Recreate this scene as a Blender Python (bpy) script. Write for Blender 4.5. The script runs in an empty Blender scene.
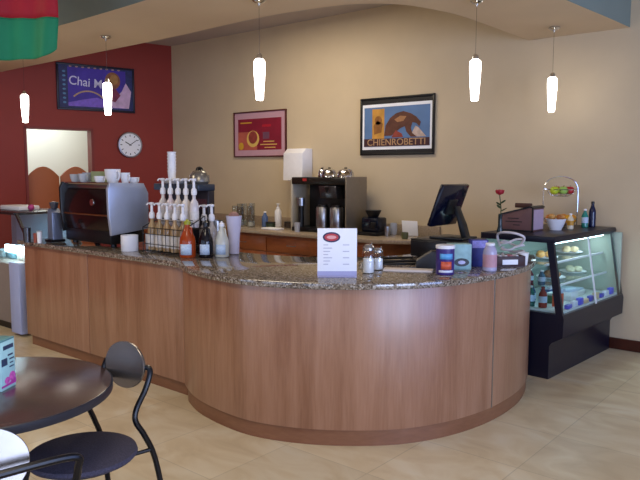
import bpy, bmesh, math, random
from mathutils import Vector, Matrix
random.seed(7)
S = bpy.context.scene
COL = S.collection
R = math.radians
PI = math.pi

# ------------------------------------------------------------------ camera
cam_d = bpy.data.cameras.new('camera')
cam = bpy.data.objects.new('camera', cam_d); COL.objects.link(cam)
cam_d.sensor_width = 36; cam_d.lens = 675 * 36 / 640; cam_d.clip_start = .05; cam_d.clip_end = 100
_h, _p, _r = R(130), R(-5.75), R(.1)
fw = Vector((math.cos(_h)*math.cos(_p), math.sin(_h)*math.cos(_p), math.sin(_p)))
rt = Vector((math.sin(_h), -math.cos(_h), 0)); up = rt.cross(fw)
rt, up = math.cos(_r)*rt + math.sin(_r)*up, -math.sin(_r)*rt + math.cos(_r)*up
m = Matrix((rt, up, -fw)).transposed().to_4x4(); m.translation = (0, 0, 1.64)
cam.matrix_world = m
S.camera = cam

# ------------------------------------------------------------------ exposure, world, lights
S.view_settings.view_transform = 'Standard'; S.view_settings.look = 'None'
S.view_settings.gamma = 1; S.view_settings.use_curve_mapping = False
S.view_settings.exposure = 0.22
w = bpy.data.worlds.new('world'); S.world = w; w.use_nodes = True
w.node_tree.nodes['Background'].inputs[0].default_value = (.55, .70, 1, 1)
w.node_tree.nodes['Background'].inputs[1].default_value = .5

def area(name, loc, rot, sx, sy, power, col):
    l = bpy.data.lights.new(name, 'AREA'); l.shape = 'RECTANGLE'; l.size = sx; l.size_y = sy
    l.energy = power; l.color = col
    o = bpy.data.objects.new(name, l); o.location = loc; o.rotation_euler = rot; COL.objects.link(o)
    return o
# daylight through the shopfront windows: right wall (x = 4.4) and front wall (y = -3)
DAY = (.54, .66, 1.0)
for i, yy in enumerate((-.9, 1.5, 3.9)):
    area('window_daylight', (4.34, yy, 1.55), (0, R(90), 0), 2.3, 1.9, (145, 145, 80)[i], DAY if i < 2 else (.30, .46, 1))
for i, xx in enumerate((-6.0, -3.0, 0)):
    area('window_daylight', (xx, -2.93, 1.6), (R(90), 0, 0), 2.2, 2.2, 22, (.52, .66, 1.0))
# warm fill lights added under the ceiling, without fixtures, over seating and behind counter
area('warm_fill_light', (-1.8, .8, 3.46), (0, 0, 0), 1.2, 1.2, 34, (1, .86, .66))
area('warm_fill_light', (-6.0, .5, 3.46), (0, 0, 0), 1.2, 1.2, 55, (1, .86, .66))
area('warm_fill_light', (-5.2, 5.1, 3.46), (0, 0, 0), 1.6, .8, 40, (1, .86, .66))
area('kitchen_light', (-9.9, 5.2, 2.85), (0, 0, 0), 1.0, 1.0, 30, (.88, .97, 1))

# ------------------------------------------------------------------ helpers: materials
def srgb(h):
    c = [int(h[i:i+2], 16)/255 for i in (0, 2, 4)]
    return tuple((x/12.92 if x <= .04045 else ((x+.055)/1.055)**2.4) for x in c) + (1,)
MATS = {}
def mat(name, color, rough=.5, metal=0, trans=0, emit=0, noise=0, nscale=20, coat=0, ior=1.45, bump=0, alpha=1):
    if name in MATS: return MATS[name]
    m = bpy.data.materials.new(name); m.use_nodes = True; MATS[name] = m
    nt = m.node_tree; b = nt.nodes['Principled BSDF']
    c = srgb(color) if isinstance(color, str) else color
    b.inputs['Base Color'].default_value = c
    b.inputs['Roughness'].default_value = rough; b.inputs['Metallic'].default_value = metal
    b.inputs['Transmission Weight'].default_value = trans; b.inputs['IOR'].default_value = ior
    b.inputs['Coat Weight'].default_value = coat; b.inputs['Alpha'].default_value = alpha
    if emit:
        b.inputs['Emission Color'].default_value = c; b.inputs['Emission Strength'].default_value = emit
    tc = nt.nodes.new('ShaderNodeTexCoord')
    if noise:
        n = nt.nodes.new('ShaderNodeTexNoise'); n.inputs['Scale'].default_value = nscale; n.inputs['Detail'].default_value = 4
        nt.links.new(tc.outputs['Object'], n.inputs['Vector'])
        r = nt.nodes.new('ShaderNodeMapRange'); r.inputs[1].default_value = .3; r.inputs[2].default_value = .7
        r.inputs[3].default_value = 1-noise; r.inputs[4].default_value = 1+noise
        nt.links.new(n.outputs['Fac'], r.inputs[0])
        h = nt.nodes.new('ShaderNodeHueSaturation'); h.inputs['Color'].default_value = c
        nt.links.new(r.outputs[0], h.inputs['Value']); nt.links.new(h.outputs[0], b.inputs['Base Color'])
        if bump:
            bp = nt.nodes.new('ShaderNodeBump'); bp.inputs['Strength'].default_value = bump; bp.inputs['Distance'].default_value = .01
            nt.links.new(n.outputs['Fac'], bp.inputs['Height']); nt.links.new(bp.outputs[0], b.inputs['Normal'])
    return m

def ramp(nt, stops):
    r = nt.nodes.new('ShaderNodeValToRGB'); e = r.color_ramp.elements
    while len(e) > 1: e.remove(e[-1])
    e[0].position = stops[0][0]; e[0].color = srgb(stops[0][1])
    for p, c in stops[1:]:
        x = e.new(p); x.color = srgb(c)
    return r

def wood(name, stops, scale=(9, 9, .7), rough=.35, coat=.2, bandmix=.5):
    m = bpy.data.materials.new(name); m.use_nodes = True; MATS[name] = m
    nt = m.node_tree; b = nt.nodes['Principled BSDF']
    tc = nt.nodes.new('ShaderNodeTexCoord'); mp = nt.nodes.new('ShaderNodeMapping'); mp.inputs['Scale'].default_value = scale
    nt.links.new(tc.outputs['Object'], mp.inputs[0])
    n = nt.nodes.new('ShaderNodeTexNoise'); n.inputs['Scale'].default_value = 1.0; n.inputs['Detail'].default_value = 6; n.inputs['Distortion'].default_value = .6
    nt.links.new(mp.outputs[0], n.inputs['Vector'])
    n2 = nt.nodes.new('ShaderNodeTexNoise'); n2.inputs['Scale'].default_value = 9; n2.inputs['Detail'].default_value = 3
    nt.links.new(mp.outputs[0], n2.inputs['Vector'])
    mx = nt.nodes.new('ShaderNodeMix'); mx.inputs[0].default_value = .3
    nt.links.new(n.outputs['Fac'], mx.inputs[2]); nt.links.new(n2.outputs['Fac'], mx.inputs[3])
    r = ramp(nt, stops); nt.links.new(mx.outputs[0], r.inputs[0]); nt.links.new(r.outputs[0], b.inputs['Base Color'])
    b.inputs['Roughness'].default_value = rough; b.inputs['Coat Weight'].default_value = coat; b.inputs['Coat Roughness'].default_value = .25
    return m

def granite(name):
    m = bpy.data.materials.new(name); m.use_nodes = True
    nt = m.node_tree; b = nt.nodes['Principled BSDF']; tc = nt.nodes.new('ShaderNodeTexCoord')
    v = nt.nodes.new('ShaderNodeTexVoronoi'); v.inputs['Scale'].default_value = 110
    n = nt.nodes.new('ShaderNodeTexNoise'); n.inputs['Scale'].default_value = 60; n.inputs['Detail'].default_value = 6
    for x in (v, n): nt.links.new(tc.outputs['Object'], x.inputs['Vector'])
    s = nt.nodes.new('ShaderNodeSeparateColor'); nt.links.new(v.outputs['Color'], s.inputs[0])
    mx = nt.nodes.new('ShaderNodeMix'); mx.inputs[0].default_value = .5
    nt.links.new(s.outputs[0], mx.inputs[2]); nt.links.new(n.outputs['Fac'], mx.inputs[3])
    r = ramp(nt, [(.15, '2c2826'), (.36, '574c42'), (.5, '776a5a'), (.66, '92877a'), (.85, 'bdb8b2')])
    nt.links.new(mx.outputs[0], r.inputs[0]); nt.links.new(r.outputs[0], b.inputs['Base Color'])
    b.inputs['Roughness'].default_value = .07; b.inputs['IOR'].default_value = 1.75
    return m

def tiles(name):
    m = bpy.data.materials.new(name); m.use_nodes = True
    nt = m.node_tree; b = nt.nodes['Principled BSDF']; tc = nt.nodes.new('ShaderNodeTexCoord')
    mp = nt.nodes.new('ShaderNodeMapping'); mp.inputs['Location'].default_value = (.28, .12, 0); mp.inputs['Rotation'].default_value = (0, 0, R(0))
    nt.links.new(tc.outputs['Object'], mp.inputs[0])
    br = nt.nodes.new('ShaderNodeTexBrick'); br.offset = 0
    br.inputs['Scale'].default_value = 1; br.inputs['Brick Width'].default_value = .6; br.inputs['Row Height'].default_value = .6
    br.inputs['Mortar Size'].default_value = .0035; br.inputs['Mortar Smooth'].default_value = .3
    br.inputs['Color1'].default_value = (.42, .42, .42, 1); br.inputs['Color2'].default_value = (.58, .58, .58, 1)
    br.inputs['Mortar'].default_value = (.18, .18, .18, 1)
    nt.links.new(mp.outputs[0], br.inputs['Vector'])
    mp2 = nt.nodes.new('ShaderNodeMapping'); mp2.inputs['Scale'].default_value = (1.4, 2.4, 1); mp2.inputs['Rotation'].default_value = (0, 0, R(25))
    nt.links.new(tc.outputs['Object'], mp2.inputs[0])
    n = nt.nodes.new('ShaderNodeTexNoise'); n.inputs['Scale'].default_value = 1.6; n.inputs['Detail'].default_value = 7; n.inputs['Distortion'].default_value = 1.2
    nt.links.new(mp2.outputs[0], n.inputs['Vector'])
    r = ramp(nt, [(.3, 'c4b08c'), (.46, 'd0be9a'), (.6, 'd8caaa'), (.75, 'dcd2b8')])
    nt.links.new(n.outputs['Fac'], r.inputs[0])
    h = nt.nodes.new('ShaderNodeHueSaturation'); nt.links.new(r.outputs[0], h.inputs['Color'])
    mr = nt.nodes.new('ShaderNodeMapRange'); mr.inputs[1].default_value = .1; mr.inputs[2].default_value = .6; mr.inputs[3].default_value = .72; mr.inputs[4].default_value = 1.06
    sp = nt.nodes.new('ShaderNodeSeparateColor'); nt.links.new(br.outputs['Color'], sp.inputs[0])
    nt.links.new(sp.outputs[0], mr.inputs[0]); nt.links.new(mr.outputs[0], h.inputs['Value'])
    nt.links.new(h.outputs[0], b.inputs['Base Color'])
    b.inputs['Roughness'].default_value = .38
    return m

# ------------------------------------------------------------------ helpers: objects
def tag(o, label=None, cat=None, group=None, kind=None):
    if label: o['label'] = label
    if cat: o['category'] = cat
    if group: o['group'] = group
    if kind: o['kind'] = kind
    return o
def empty(name, loc, rz=0, label=None, cat=None, group=None):
    o = bpy.data.objects.new(name, None); COL.objects.link(o); o.empty_display_size = .05
    o.location = loc; o.rotation_euler = (0, 0, rz)
    return tag(o, label, cat, group)
def copy_tree(o, parent=None):
    c = o.copy(); COL.objects.link(c)
    if parent: c.parent = parent
    for ch in list(o.children): copy_tree(ch, c)
    return c
def origin_of(o):
    p = Vector((0, 0, 0))
    while o: p += o.location; o = o.parent
    return p

class MB:
    def __init__(s): s.b = bmesh.new()
    def box(s, x0, x1, y0, y1, z0, z1, bev=0, rot=None, rz=0):
        g = bmesh.ops.create_cube(s.b, size=1)['verts']
        c = Vector(((x0+x1)/2, (y0+y1)/2, (z0+z1)/2)); d = (abs(x1-x0), abs(y1-y0), abs(z1-z0))
        for v in g: v.co = Vector((v.co.x*d[0], v.co.y*d[1], v.co.z*d[2]))
        if bev:
            es = list({e for v in g for e in v.link_edges})
            r = bmesh.ops.bevel(s.b, geom=es, offset=min(bev, min(d)*.45), segments=2, affect='EDGES', profile=.5)
            g = list({v for f in r['faces'] for v in f.verts} | {v for v in g if v.is_valid})
        M = Matrix.Rotation(rz, 3, 'Z')
        if rot: M = M @ rot
        for v in g: v.co = M @ v.co + c
        return s
    def prism(s, poly, z0, z1, axis='z', bev=0):
        def P(a, b, t):
            return {'z': (a, b, t), 'y': (a, t, b), 'x': (t, a, b)}[axis]
        lo = [s.b.verts.new(P(a, b, z0)) for a, b in poly]; hi = [s.b.verts.new(P(a, b, z1)) for a, b in poly]
        fs = [s.b.faces.new(lo[::-1]), s.b.faces.new(hi)]
        n = len(poly)
        for i in range(n): fs.append(s.b.faces.new((lo[i], lo[(i+1) % n], hi[(i+1) % n], hi[i])))
        bmesh.ops.recalc_face_normals(s.b, faces=fs)
        if bev:
            es = [e for e in fs[0].edges] + [e for e in fs[1].edges]
            bmesh.ops.bevel(s.b, geom=es, offset=bev, segments=2, affect='EDGES', profile=.5)
        return s
    def lathe(s, prof, c=(0, 0, 0), n=24, M=None):
        c = Vector(c); rings = []
        for r, z in prof:
            if r < 1e-5:
                p = Vector((0, 0, z)); p = (M @ p if M else p) + c
                rings.append([s.b.verts.new(p)])
            else:
                ring = []
                for i in range(n):
                    p = Vector((r*math.cos(2*PI*i/n), r*math.sin(2*PI*i/n), z)); p = (M @ p if M else p) + c
                    ring.append(s.b.verts.new(p))
                rings.append(ring)
        fs = []
        for a, b in zip(rings, rings[1:]):
            if len(a) == 1 and len(b) == 1: continue
            for i in range(n):
                j = (i+1) % n
                if len(a) == 1: fs.append(s.b.faces.new((a[0], b[j], b[i])))
                elif len(b) == 1: fs.append(s.b.faces.new((a[i], a[j], b[0])))
                else: fs.append(s.b.faces.new((a[i], a[j], b[j], b[i])))
        if len(rings[0]) > 1: fs.append(s.b.faces.new(rings[0][::-1]))
        if len(rings[-1]) > 1: fs.append(s.b.faces.new(rings[-1]))
        bmesh.ops.recalc_face_normals(s.b, faces=fs)
        return s
    def cyl(s, c, r, z0, z1, n=24, r2=None):
        r2 = r if r2 is None else r2; e = min(.004, r*.2, abs(z1-z0)*.2)
        return s.lathe([(0, z0), (r-e, z0), (r, z0+e), (r2, z1-e), (r2-e, z1), (0, z1)], (c[0], c[1], 0), n)
    def tube(s, pts, r, n=8, closed=False, smooth=0):
        pts = [Vector(p) for p in pts]
        if smooth: pts = spline(pts, smooth, closed)
        N = len(pts); rings = []; pn = None
        for i, p in enumerate(pts):
            if closed: t = pts[(i+1) % N] - pts[i-1]
            else: t = pts[min(i+1, N-1)] - pts[max(i-1, 0)]
            t.normalize()
            if pn is None:
                a = Vector((0, 0, 1)) if abs(t.z) < .9 else Vector((1, 0, 0)); u = t.cross(a).normalized()
            else:
                u = (pn - t*pn.dot(t)).normalized()
            pn = u; v = t.cross(u)
            rings.append([s.b.verts.new(p + r*(math.cos(2*PI*k/n)*u + math.sin(2*PI*k/n)*v)) for k in range(n)])
        m = N if closed else N-1; fs = []
        for i in range(m):
            a, b = rings[i], rings[(i+1) % N]
            for k in range(n): fs.append(s.b.faces.new((a[k], a[(k+1) % n], b[(k+1) % n], b[k])))
        if not closed: fs.append(s.b.faces.new(rings[0][::-1])); fs.append(s.b.faces.new(rings[-1]))
        bmesh.ops.recalc_face_normals(s.b, faces=fs)
        return s
    def ball(s, c, r, sc=(1, 1, 1), n=16, dent=0):
        g = bmesh.ops.create_uvsphere(s.b, u_segments=n, v_segments=max(8, n*2//3), radius=r)['verts']
        for v in g:
            if dent and v.co.z > 0:
                d = math.hypot(v.co.x, v.co.y)/r; v.co.z -= dent*r*math.exp(-(d/.35)**2)
            v.co = Vector((v.co.x*sc[0], v.co.y*sc[1], v.co.z*sc[2])) + Vector(c)
        return s
    def xf(s, M):
        for v in s.b.verts: v.co = M @ v.co
        return s
    def build(s, name, m, parent=None, world=False, loc=None, ang=35):
        b = s.b
        off = origin_of(parent) if (world and parent) else (Vector(loc) if (world and loc) else None)
        if off is not None:
            for v in b.verts: v.co -= off
        for f in b.faces: f.smooth = True
        for e in b.edges:
            if len(e.link_faces) == 2 and e.calc_face_angle(0) > R(ang): e.smooth = False
        me = bpy.data.meshes.new(name); b.to_mesh(me); b.free(); me.materials.append(m)
        o = bpy.data.objects.new(name, me); COL.objects.link(o)
        if parent: o.parent = parent
        elif loc: o.location = loc
        return o

def spline(pts, n=6, closed=False):
    pts = [Vector(p) for p in pts]; N = len(pts); out = []
    rng = N if closed else N-1
    for i in range(rng):
        p0 = pts[i-1] if (i > 0 or closed) else pts[0]*2-pts[1]
        p1, p2 = pts[i], pts[(i+1) % N]
        p3 = pts[(i+2) % N] if (i+2 < N or closed) else pts[-1]*2-pts[-2]
        for k in range(n):
            t = k/n
            out.append(.5*((2*p1) + (p2-p0)*t + (2*p0-5*p1+4*p2-p3)*t*t + (3*p1-p0-3*p2+p3)*t**3))
    if not closed: out.append(pts[-1])
    return out
def offset(path, d):
    out = []; N = len(path)
    for i, p in enumerate(path):
        a = Vector(path[max(i-1, 0)]); b = Vector(path[min(i+1, N-1)]); t = (b-a).normalized()
        out.append((p[0]+t.y*d, p[1]-t.x*d))
    return out
def text(txt, size, m, parent, loc, M, name='lettering', ext=.001, spacing=1.0, xs=1.0):
    c = bpy.data.curves.new('tmp', 'FONT'); c.body = txt; c.size = size; c.extrude = ext; c.offset = size*.006
    c.align_x = 'CENTER'; c.align_y = 'CENTER'; c.space_character = spacing
    o = bpy.data.objects.new('tmp', c); COL.objects.link(o)
    dg = bpy.context.evaluated_depsgraph_get(); me = bpy.data.meshes.new_from_object(o.evaluated_get(dg))
    bpy.data.objects.remove(o); bpy.data.curves.remove(c)
    me.transform(Matrix.Translation(loc) @ M.to_4x4() @ Matrix.Diagonal((xs, 1, 1, 1)))
    me.materials.clear(); me.materials.append(m)
    k = bpy.data.objects.new(name, me); COL.objects.link(k); k.parent = parent
    return k
FRONT = Matrix(((1, 0, 0), (0, 0, -1), (0, 1, 0)))      # text plane facing -y

# ------------------------------------------------------------------ materials
M_tan = mat('tan_wall_paint', 'c6b496', .7, noise=.03, nscale=3)
M_red = mat('brick_red_wall_paint', '8a2e22', .6, noise=.04, nscale=3)
M_ceil = mat('ceiling_paint', 'b4a9a2', .85, noise=.02, nscale=2)
M_soff = mat('soffit_paint', 'cab496', .75, noise=.03, nscale=2)
M_fascia = mat('fascia_paint', '7c8880', .7, noise=.03, nscale=2)
M_base = mat('dark_wood_baseboard', '4a2216', .45, noise=.15, nscale=8)
M_white = mat('white_plastic', 'e6e6ea', .35, noise=.02)
M_cream = mat('cream_wall_paint', 'dcdacb', .8, noise=.02, nscale=2)
M_orange = mat('terracotta_door_laminate', 'a85c30', .5, noise=.05, nscale=3)
M_floor = tiles('travertine_floor_tile')
M_granite = granite('speckled_granite')
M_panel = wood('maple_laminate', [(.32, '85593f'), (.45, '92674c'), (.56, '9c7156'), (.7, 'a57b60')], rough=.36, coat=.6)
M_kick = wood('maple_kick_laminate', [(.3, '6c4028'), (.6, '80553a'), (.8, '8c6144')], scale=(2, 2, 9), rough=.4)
M_cab = wood('cherry_cabinet_wood', [(.3, '6e3a1c'), (.5, '8a4c26'), (.7, '9c5a30')], scale=(2, 2, 8), rough=.4)
M_dkwood = wood('dark_walnut_laminate', [(.3, '3a2a28'), (.5, '4a3734'), (.7, '58423e')], scale=(6, 1.5, 6), rough=.24, coat=.6)
M_edge = mat('table_edge_band', '22242f', .4, noise=.05)
M_blk = mat('black_plastic', '0d0e12', .35, noise=.05)
M_blkm = mat('black_powder_metal', '0c0d14', .3, metal=.3, noise=.05)
M_case = mat('black_case_enamel', '0e1022', .35, noise=.04)
M_chrome = mat('chrome', 'd4d6da', .12, metal=1, noise=.01)
M_steel = mat('brushed_steel', 'a9abb0', .28, metal=1, noise=.06, nscale=40)
M_dsteel = mat('smoked_steel', '5b5c62', .25, metal=.9, noise=.06, nscale=40)
M_silver = mat('silver_panel_paint', 'a9b1c4', .33, metal=.35, noise=.02)
M_glass = mat('clear_glass', 'e8f4f0', .03, trans=1, ior=1.35)
def thin_glass(name, col, amount):
    m = bpy.data.materials.new(name); m.use_nodes = True; nt = m.node_tree; nt.nodes.remove(nt.nodes['Principled BSDF'])
    out = nt.nodes['Material Output']; g = nt.nodes.new('ShaderNodeBsdfGlossy'); g.inputs['Roughness'].default_value = .02
    t = nt.nodes.new('ShaderNodeBsdfTransparent'); t.inputs[0].default_value = col
    lw = nt.nodes.new('ShaderNodeFresnel'); lw.inputs['IOR'].default_value = 1.45
    ad = nt.nodes.new('ShaderNodeMath'); ad.operation = 'ADD'; ad.inputs[1].default_value = amount
    x = nt.nodes.new('ShaderNodeMixShader'); nt.links.new(lw.outputs[0], ad.inputs[0]); ge = nt.nodes.new('ShaderNodeNewGeometry'); iv = nt.nodes.new('ShaderNodeMath'); iv.operation = 'SUBTRACT'; iv.inputs[0].default_value = 1
    nt.links.new(ge.outputs['Backfacing'], iv.inputs[1]); mu = nt.nodes.new('ShaderNodeMath'); mu.operation = 'MULTIPLY'
    nt.links.new(ad.outputs[0], mu.inputs[0]); nt.links.new(iv.outputs[0], mu.inputs[1]); nt.links.new(mu.outputs[0], x.inputs[0])
    nt.links.new(t.outputs[0], x.inputs[1]); nt.links.new(g.outputs[0], x.inputs[2]); nt.links.new(x.outputs[0], out.inputs[0])
    return m
M_pane = thin_glass('display_pane_glass', (.90, .97, .96, 1), .03)
M_jarglass = thin_glass('thin_jar_glass', (.90, .92, .92, 1), .10)
M_lamp = mat('lit_frosted_glass', (1, .93, .84, 1), .4, emit=9)
M_tube = mat('lit_fluorescent_tube', (.72, .90, 1, 1), .4, emit=9)
M_seat = mat('dark_charcoal_fabric', '3a384a', .85, noise=.35, nscale=160, bump=.3)
M_paper = mat('white_paper', 'eef0f6', .6, noise=.01)

# ------------------------------------------------------------------ room
WY = 6.52                                   # back (tan) wall
c77 = Vector((-8.40, WY, 0)); ldir = Vector((-math.cos(R(77)), -math.sin(R(77)), 0)); lnor = Vector((math.sin(R(77)), -math.cos(R(77)), 0))
HC = 3.52
def struct(o): o['kind'] = 'structure'; return o
struct(MB().box(-14, 4.6, -3.2, 8, -.1, 0).build('floor', M_floor))
struct(MB().box(-8.40, 4.6, WY, WY+.2, 0, HC+.1).build('wall_back', M_tan))
struct(MB().box(-14, 4.6, -3.2, 8, HC, HC+.1).build('ceiling', M_ceil))
# right wall with three window openings, front wall with three
b = MB(); b.box(4.4, 4.6, -3.2, WY, 0, .4).box(4.4, 4.6, -3.2, WY, 2.72, HC)
ys = [-3.2, -1.86, .06, .54, 2.46, 2.94, 4.86, WY]
for a, c in zip(ys[0::2], ys[1::2]): b.box(4.4, 4.6, a, c, .4, 2.72)
struct(b.build('wall_right', M_tan))
b = MB(); b.box(-14, 4.6, -3.2, -3.0, 0, .48).box(-14, 4.6, -3.2, -3.0, 2.72, HC)
xs = [-14, -7.12, -4.88, -4.12, -1.88, -1.12, 1.12, 4.6]
for a, c in zip(xs[0::2], xs[1::2]): b.box(a, c, -3.2, -3.0, .48, 2.72)
struct(b.build('wall_front', M_tan))
# red left wall (slightly turned) with the doorway
def lw(t, n, z): p = c77 + ldir*t + lnor*n; return (p.x, p.y, z)
def lbox(b, t0, t1, n0, n1, z0, z1):
    v = [b.b.verts.new(lw(t, n, z)) for t in (t0, t1) for n in (n0, n1) for z in (z0, z1)]
    fs = [b.b.faces.new([v[i] for i in q]) for q in ((0,1,3,2),(4,6,7,5),(0,4,5,1),(2,3,7,6),(0,2,6,4),(1,5,7,3))]
    bmesh.ops.recalc_face_normals(b.b, faces=fs); return b
D0, D1, DH = 1.22, 2.14, 2.245
b = MB(); lbox(b, 0, D0, -.14, 0, 0, HC); lbox(b, D1, 9.8, -.14, 0, 0, HC); lbox(b, D0, D1, -.14, 0, DH, HC)
struct(b.build('wall_left', M_red))
b = MB(); lbox(b, D0-.002, D0+.03, -.16, .012, 0, DH); lbox(b, D1-.03, D1+.002, -.16, .012, 0, DH); lbox(b, D0, D1, -.16, .012, DH-.03, DH)
struct(b.build('trim_1', mat('doorway_trim_paint', '7a2a20', .5, noise=.03)))
# kitchen seen through the doorway
b = MB(); lbox(b, -.6, 3.4, -1.9, -1.75, 0, 2.9); struct(b.build('wall_kitchen', M_cream))
b = MB(); lbox(b, -.6, -.5, -1.75, -.14, 0, 2.9); lbox(b, 2.75, 2.85, -1.75, -.14, 0, 2.9)
struct(b.build('wall_kitchen_side', M_cream))
b = MB(); lbox(b, -.6, 3.4, -1.9, -.14, 2.9, 2.98); struct(b.build('ceiling_kitchen', M_cream))
struct(MB().box(-1.93, 4.4, WY-.018, WY, 0, .105, .004).build('baseboard_back', M_base))
b = MB(); lbox(b, 0, D0, 0, .018, 0, .1); lbox(b, D1, 9.5, 0, .018, 0, .1); struct(b.build('baseboard_left', M_base))

# soffit that follows the counter: straight band, curve, straight band to the back wall
inn = [(-5.8, 4.19), (-5.2, 4.18), (-4.6, 4.15), (-4.1, 4.14), (-3.72, 4.17), (-3.27, 4.27), (-2.99, 4.51), (-2.86, 4.85), (-2.80, 5.3), (-2.80, WY)]
out = [(-6.2, 3.225), (-5.4, 3.22), (-4.6, 3.19), (-4.0, 3.16), (-3.4, 3.19), (-2.85, 3.36), (-2.40, 3.72), (-2.10, 4.2), (-1.98, 4.7), (-1.94, 5.3), (-1.89, 6.0), (-1.86, WY)]
inn_s = [(-14, 4.2)] + [(p.x, p.y) for p in spline([Vector((x, y, 0)) for x, y in inn], 5)]
out_s = [(-14, 3.24)] + [(p.x, p.y) for p in spline([Vector((x, y, 0)) for x, y in out], 5)]
b = MB(); b.prism(out_s + inn_s[::-1], 2.93, HC); sf = b.build('trim_soffit', M_soff, ang=30); struct(sf)
sf.data.materials.append(M_fascia)
for f in sf.data.polygons:                  # the upright outer face carries the grey paint
    if abs(f.normal.z) < .3:
        x, y = f.center.x, f.center.y
        d = min((x-a)**2+(y-c)**2 for a, c in out_s); e = min((x-a)**2+(y-c)**2 for a, c in inn_s)
        if d < e or y < 3.6: f.material_index = 1

# ------------------------------------------------------------------ pendants
def make_pendant(loc):
    t = empty('pendant_lamp', loc)
    MB().lathe([(0, -.001), (.048, -.001), (.05, -.012), (.038, -.024), (.012, -.032), (.006, -.05), (0, -.05)]).build('canopy', M_chrome, t)
    MB().cyl((0, 0), .0013, -.44, -.045, 6).build('cable', M_dsteel, t)
    MB().lathe([(0, -.40), (.012, -.40), (.022, -.415), (.026, -.44), (0, -.44)]).build('socket_cap', M_chrome, t)
    MB().lathe([(0, -.435), (.026, -.439), (.040, -.454), (.043, -.475), (.041, -.56), (.034, -.66), (.029, -.735), (.024, -.748), (0, -.75)]).build('lamp_shade', M_lamp, t)
    return t
P0 = make_pendant((-5.81, 3.74, 2.93)); G = 'frosted pendant lamps under the soffit'
tag(P0, 'lit frosted glass pendant lamp hanging in front of the purple chai poster', 'pendant lamp', G)
for x, y, l in ((-7.405, 3.72, 'lit frosted glass pendant lamp nearest the flag, beside the doorway'),
                (-3.706, 3.70, 'lit frosted glass pendant lamp hanging above the pink framed picture'),
                (-2.458, 4.758, 'lit frosted glass pendant lamp over the cash register monitor'),
                (-2.372, 6.07, 'lit frosted glass pendant lamp over the pastry case fruit')):
    c = copy_tree(P0); c.location = (x, y, 2.93); c['label'] = l

# ------------------------------------------------------------------ service counter
Hs, He = .956, .995
cur = [(-3.83, 3.035), (-3.70, 2.965), (-3.50, 2.885), (-3.22, 2.835), (-2.942, 2.835), (-2.66, 2.925), (-2.40, 3.085), (-2.16, 3.315), (-2.005, 3.60), (-1.92, 3.92), (-1.898, 4.25), (-1.927, 4.56), (-2.01, 4.86), (-2.14, 5.13)]
CS = [(p.x, p.y) for p in spline([Vector((x, y, 0)) for x, y in cur], 6)]
FY = 3.05                                     # front face of the straight run
XL = -6.20
sc_ = empty('service_counter', (-3.6, 3.6, 0), label='long curved maple laminate service counter with a granite top and toe kick', cat='counter')
def strip(path, d0, d1, z0, z1, name, m, bev=.002):
    o, i = offset(path, d0), offset(path, d1)
    return MB().prism(list(o) + list(i)[::-1], z0, z1, bev=bev).build(name, m, sc_, world=True)
cut = min(range(len(CS)), key=lambda k: abs(CS[k][1]-4.02) + (0 if CS[k][0] > -2.3 else 9))
strip(CS[:cut+1], 0, -.022, .1, Hs, 'front_panel', M_panel)
strip(CS[cut:], -.001, -.022, .1, Hs, 'front_panel', M_panel)
q = CS[cut]
MB().box(q[0]-.006, q[0]+.0035, q[1]-.005, q[1]+.005, .1, Hs).build('seam_strip', M_steel, sc_, world=True)
MB().box(XL, -5.115, FY, FY+.022, .1, Hs, .002).build('front_panel', M_panel, sc_, world=True)
MB().box(-5.108, -3.84, FY, FY+.022, .1, Hs, .002).build('front_panel', M_panel, sc_, world=True)
MB().box(XL, XL+.022, FY+.023, 3.68, .1, Hs, .002).build('end_panel', M_panel, sc_, world=True)
inner = [(-2.80, 5.13), (-2.84, 4.65), (-2.95, 4.28), (-3.20, 3.98), (-3.55, 3.80), (-4.1, 3.74), (-6.20, 3.72)]
INS = [(p.x, p.y) for p in spline([Vector((x, y, 0)) for x, y in inner], 5)]
kick = [(XL+.03, FY+.03), (-3.83, FY+.03)] + list(offset(CS, -.012))[3:]
ki = [(x, y-.02 if y < 4.0 and x < -3.2 else y) for x, y in offset(kick, -.03)]
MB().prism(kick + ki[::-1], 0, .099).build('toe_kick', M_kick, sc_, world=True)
car = [(XL+.03, FY+.03), (-3.83, FY+.03)] + list(offset(CS, -.03))[4:] + [(x-.0 if k else x, y-.03) for k, (x, y) in enumerate(INS)]
MB().prism(car, .1, Hs).build('carcass', M_cab, sc_, world=True)
ck = [(x, y) for x, y in car]
# granite top
oc = list(offset(CS, .032))
top = [(-6.26, FY-.035), (-4.2, FY-.035), (-3.93, FY-.035)] + oc[2:]
slab = top + [(x, y) for x, y in INS[:-1]] + [(-6.26, 3.72)]
MB().prism(slab, Hs+.001, He, bev=.006).build('granite_countertop', M_granite)
tag(bpy.data.objects['granite_countertop'], 'glossy speckled granite countertop curving along the front service counter', 'countertop')

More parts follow.
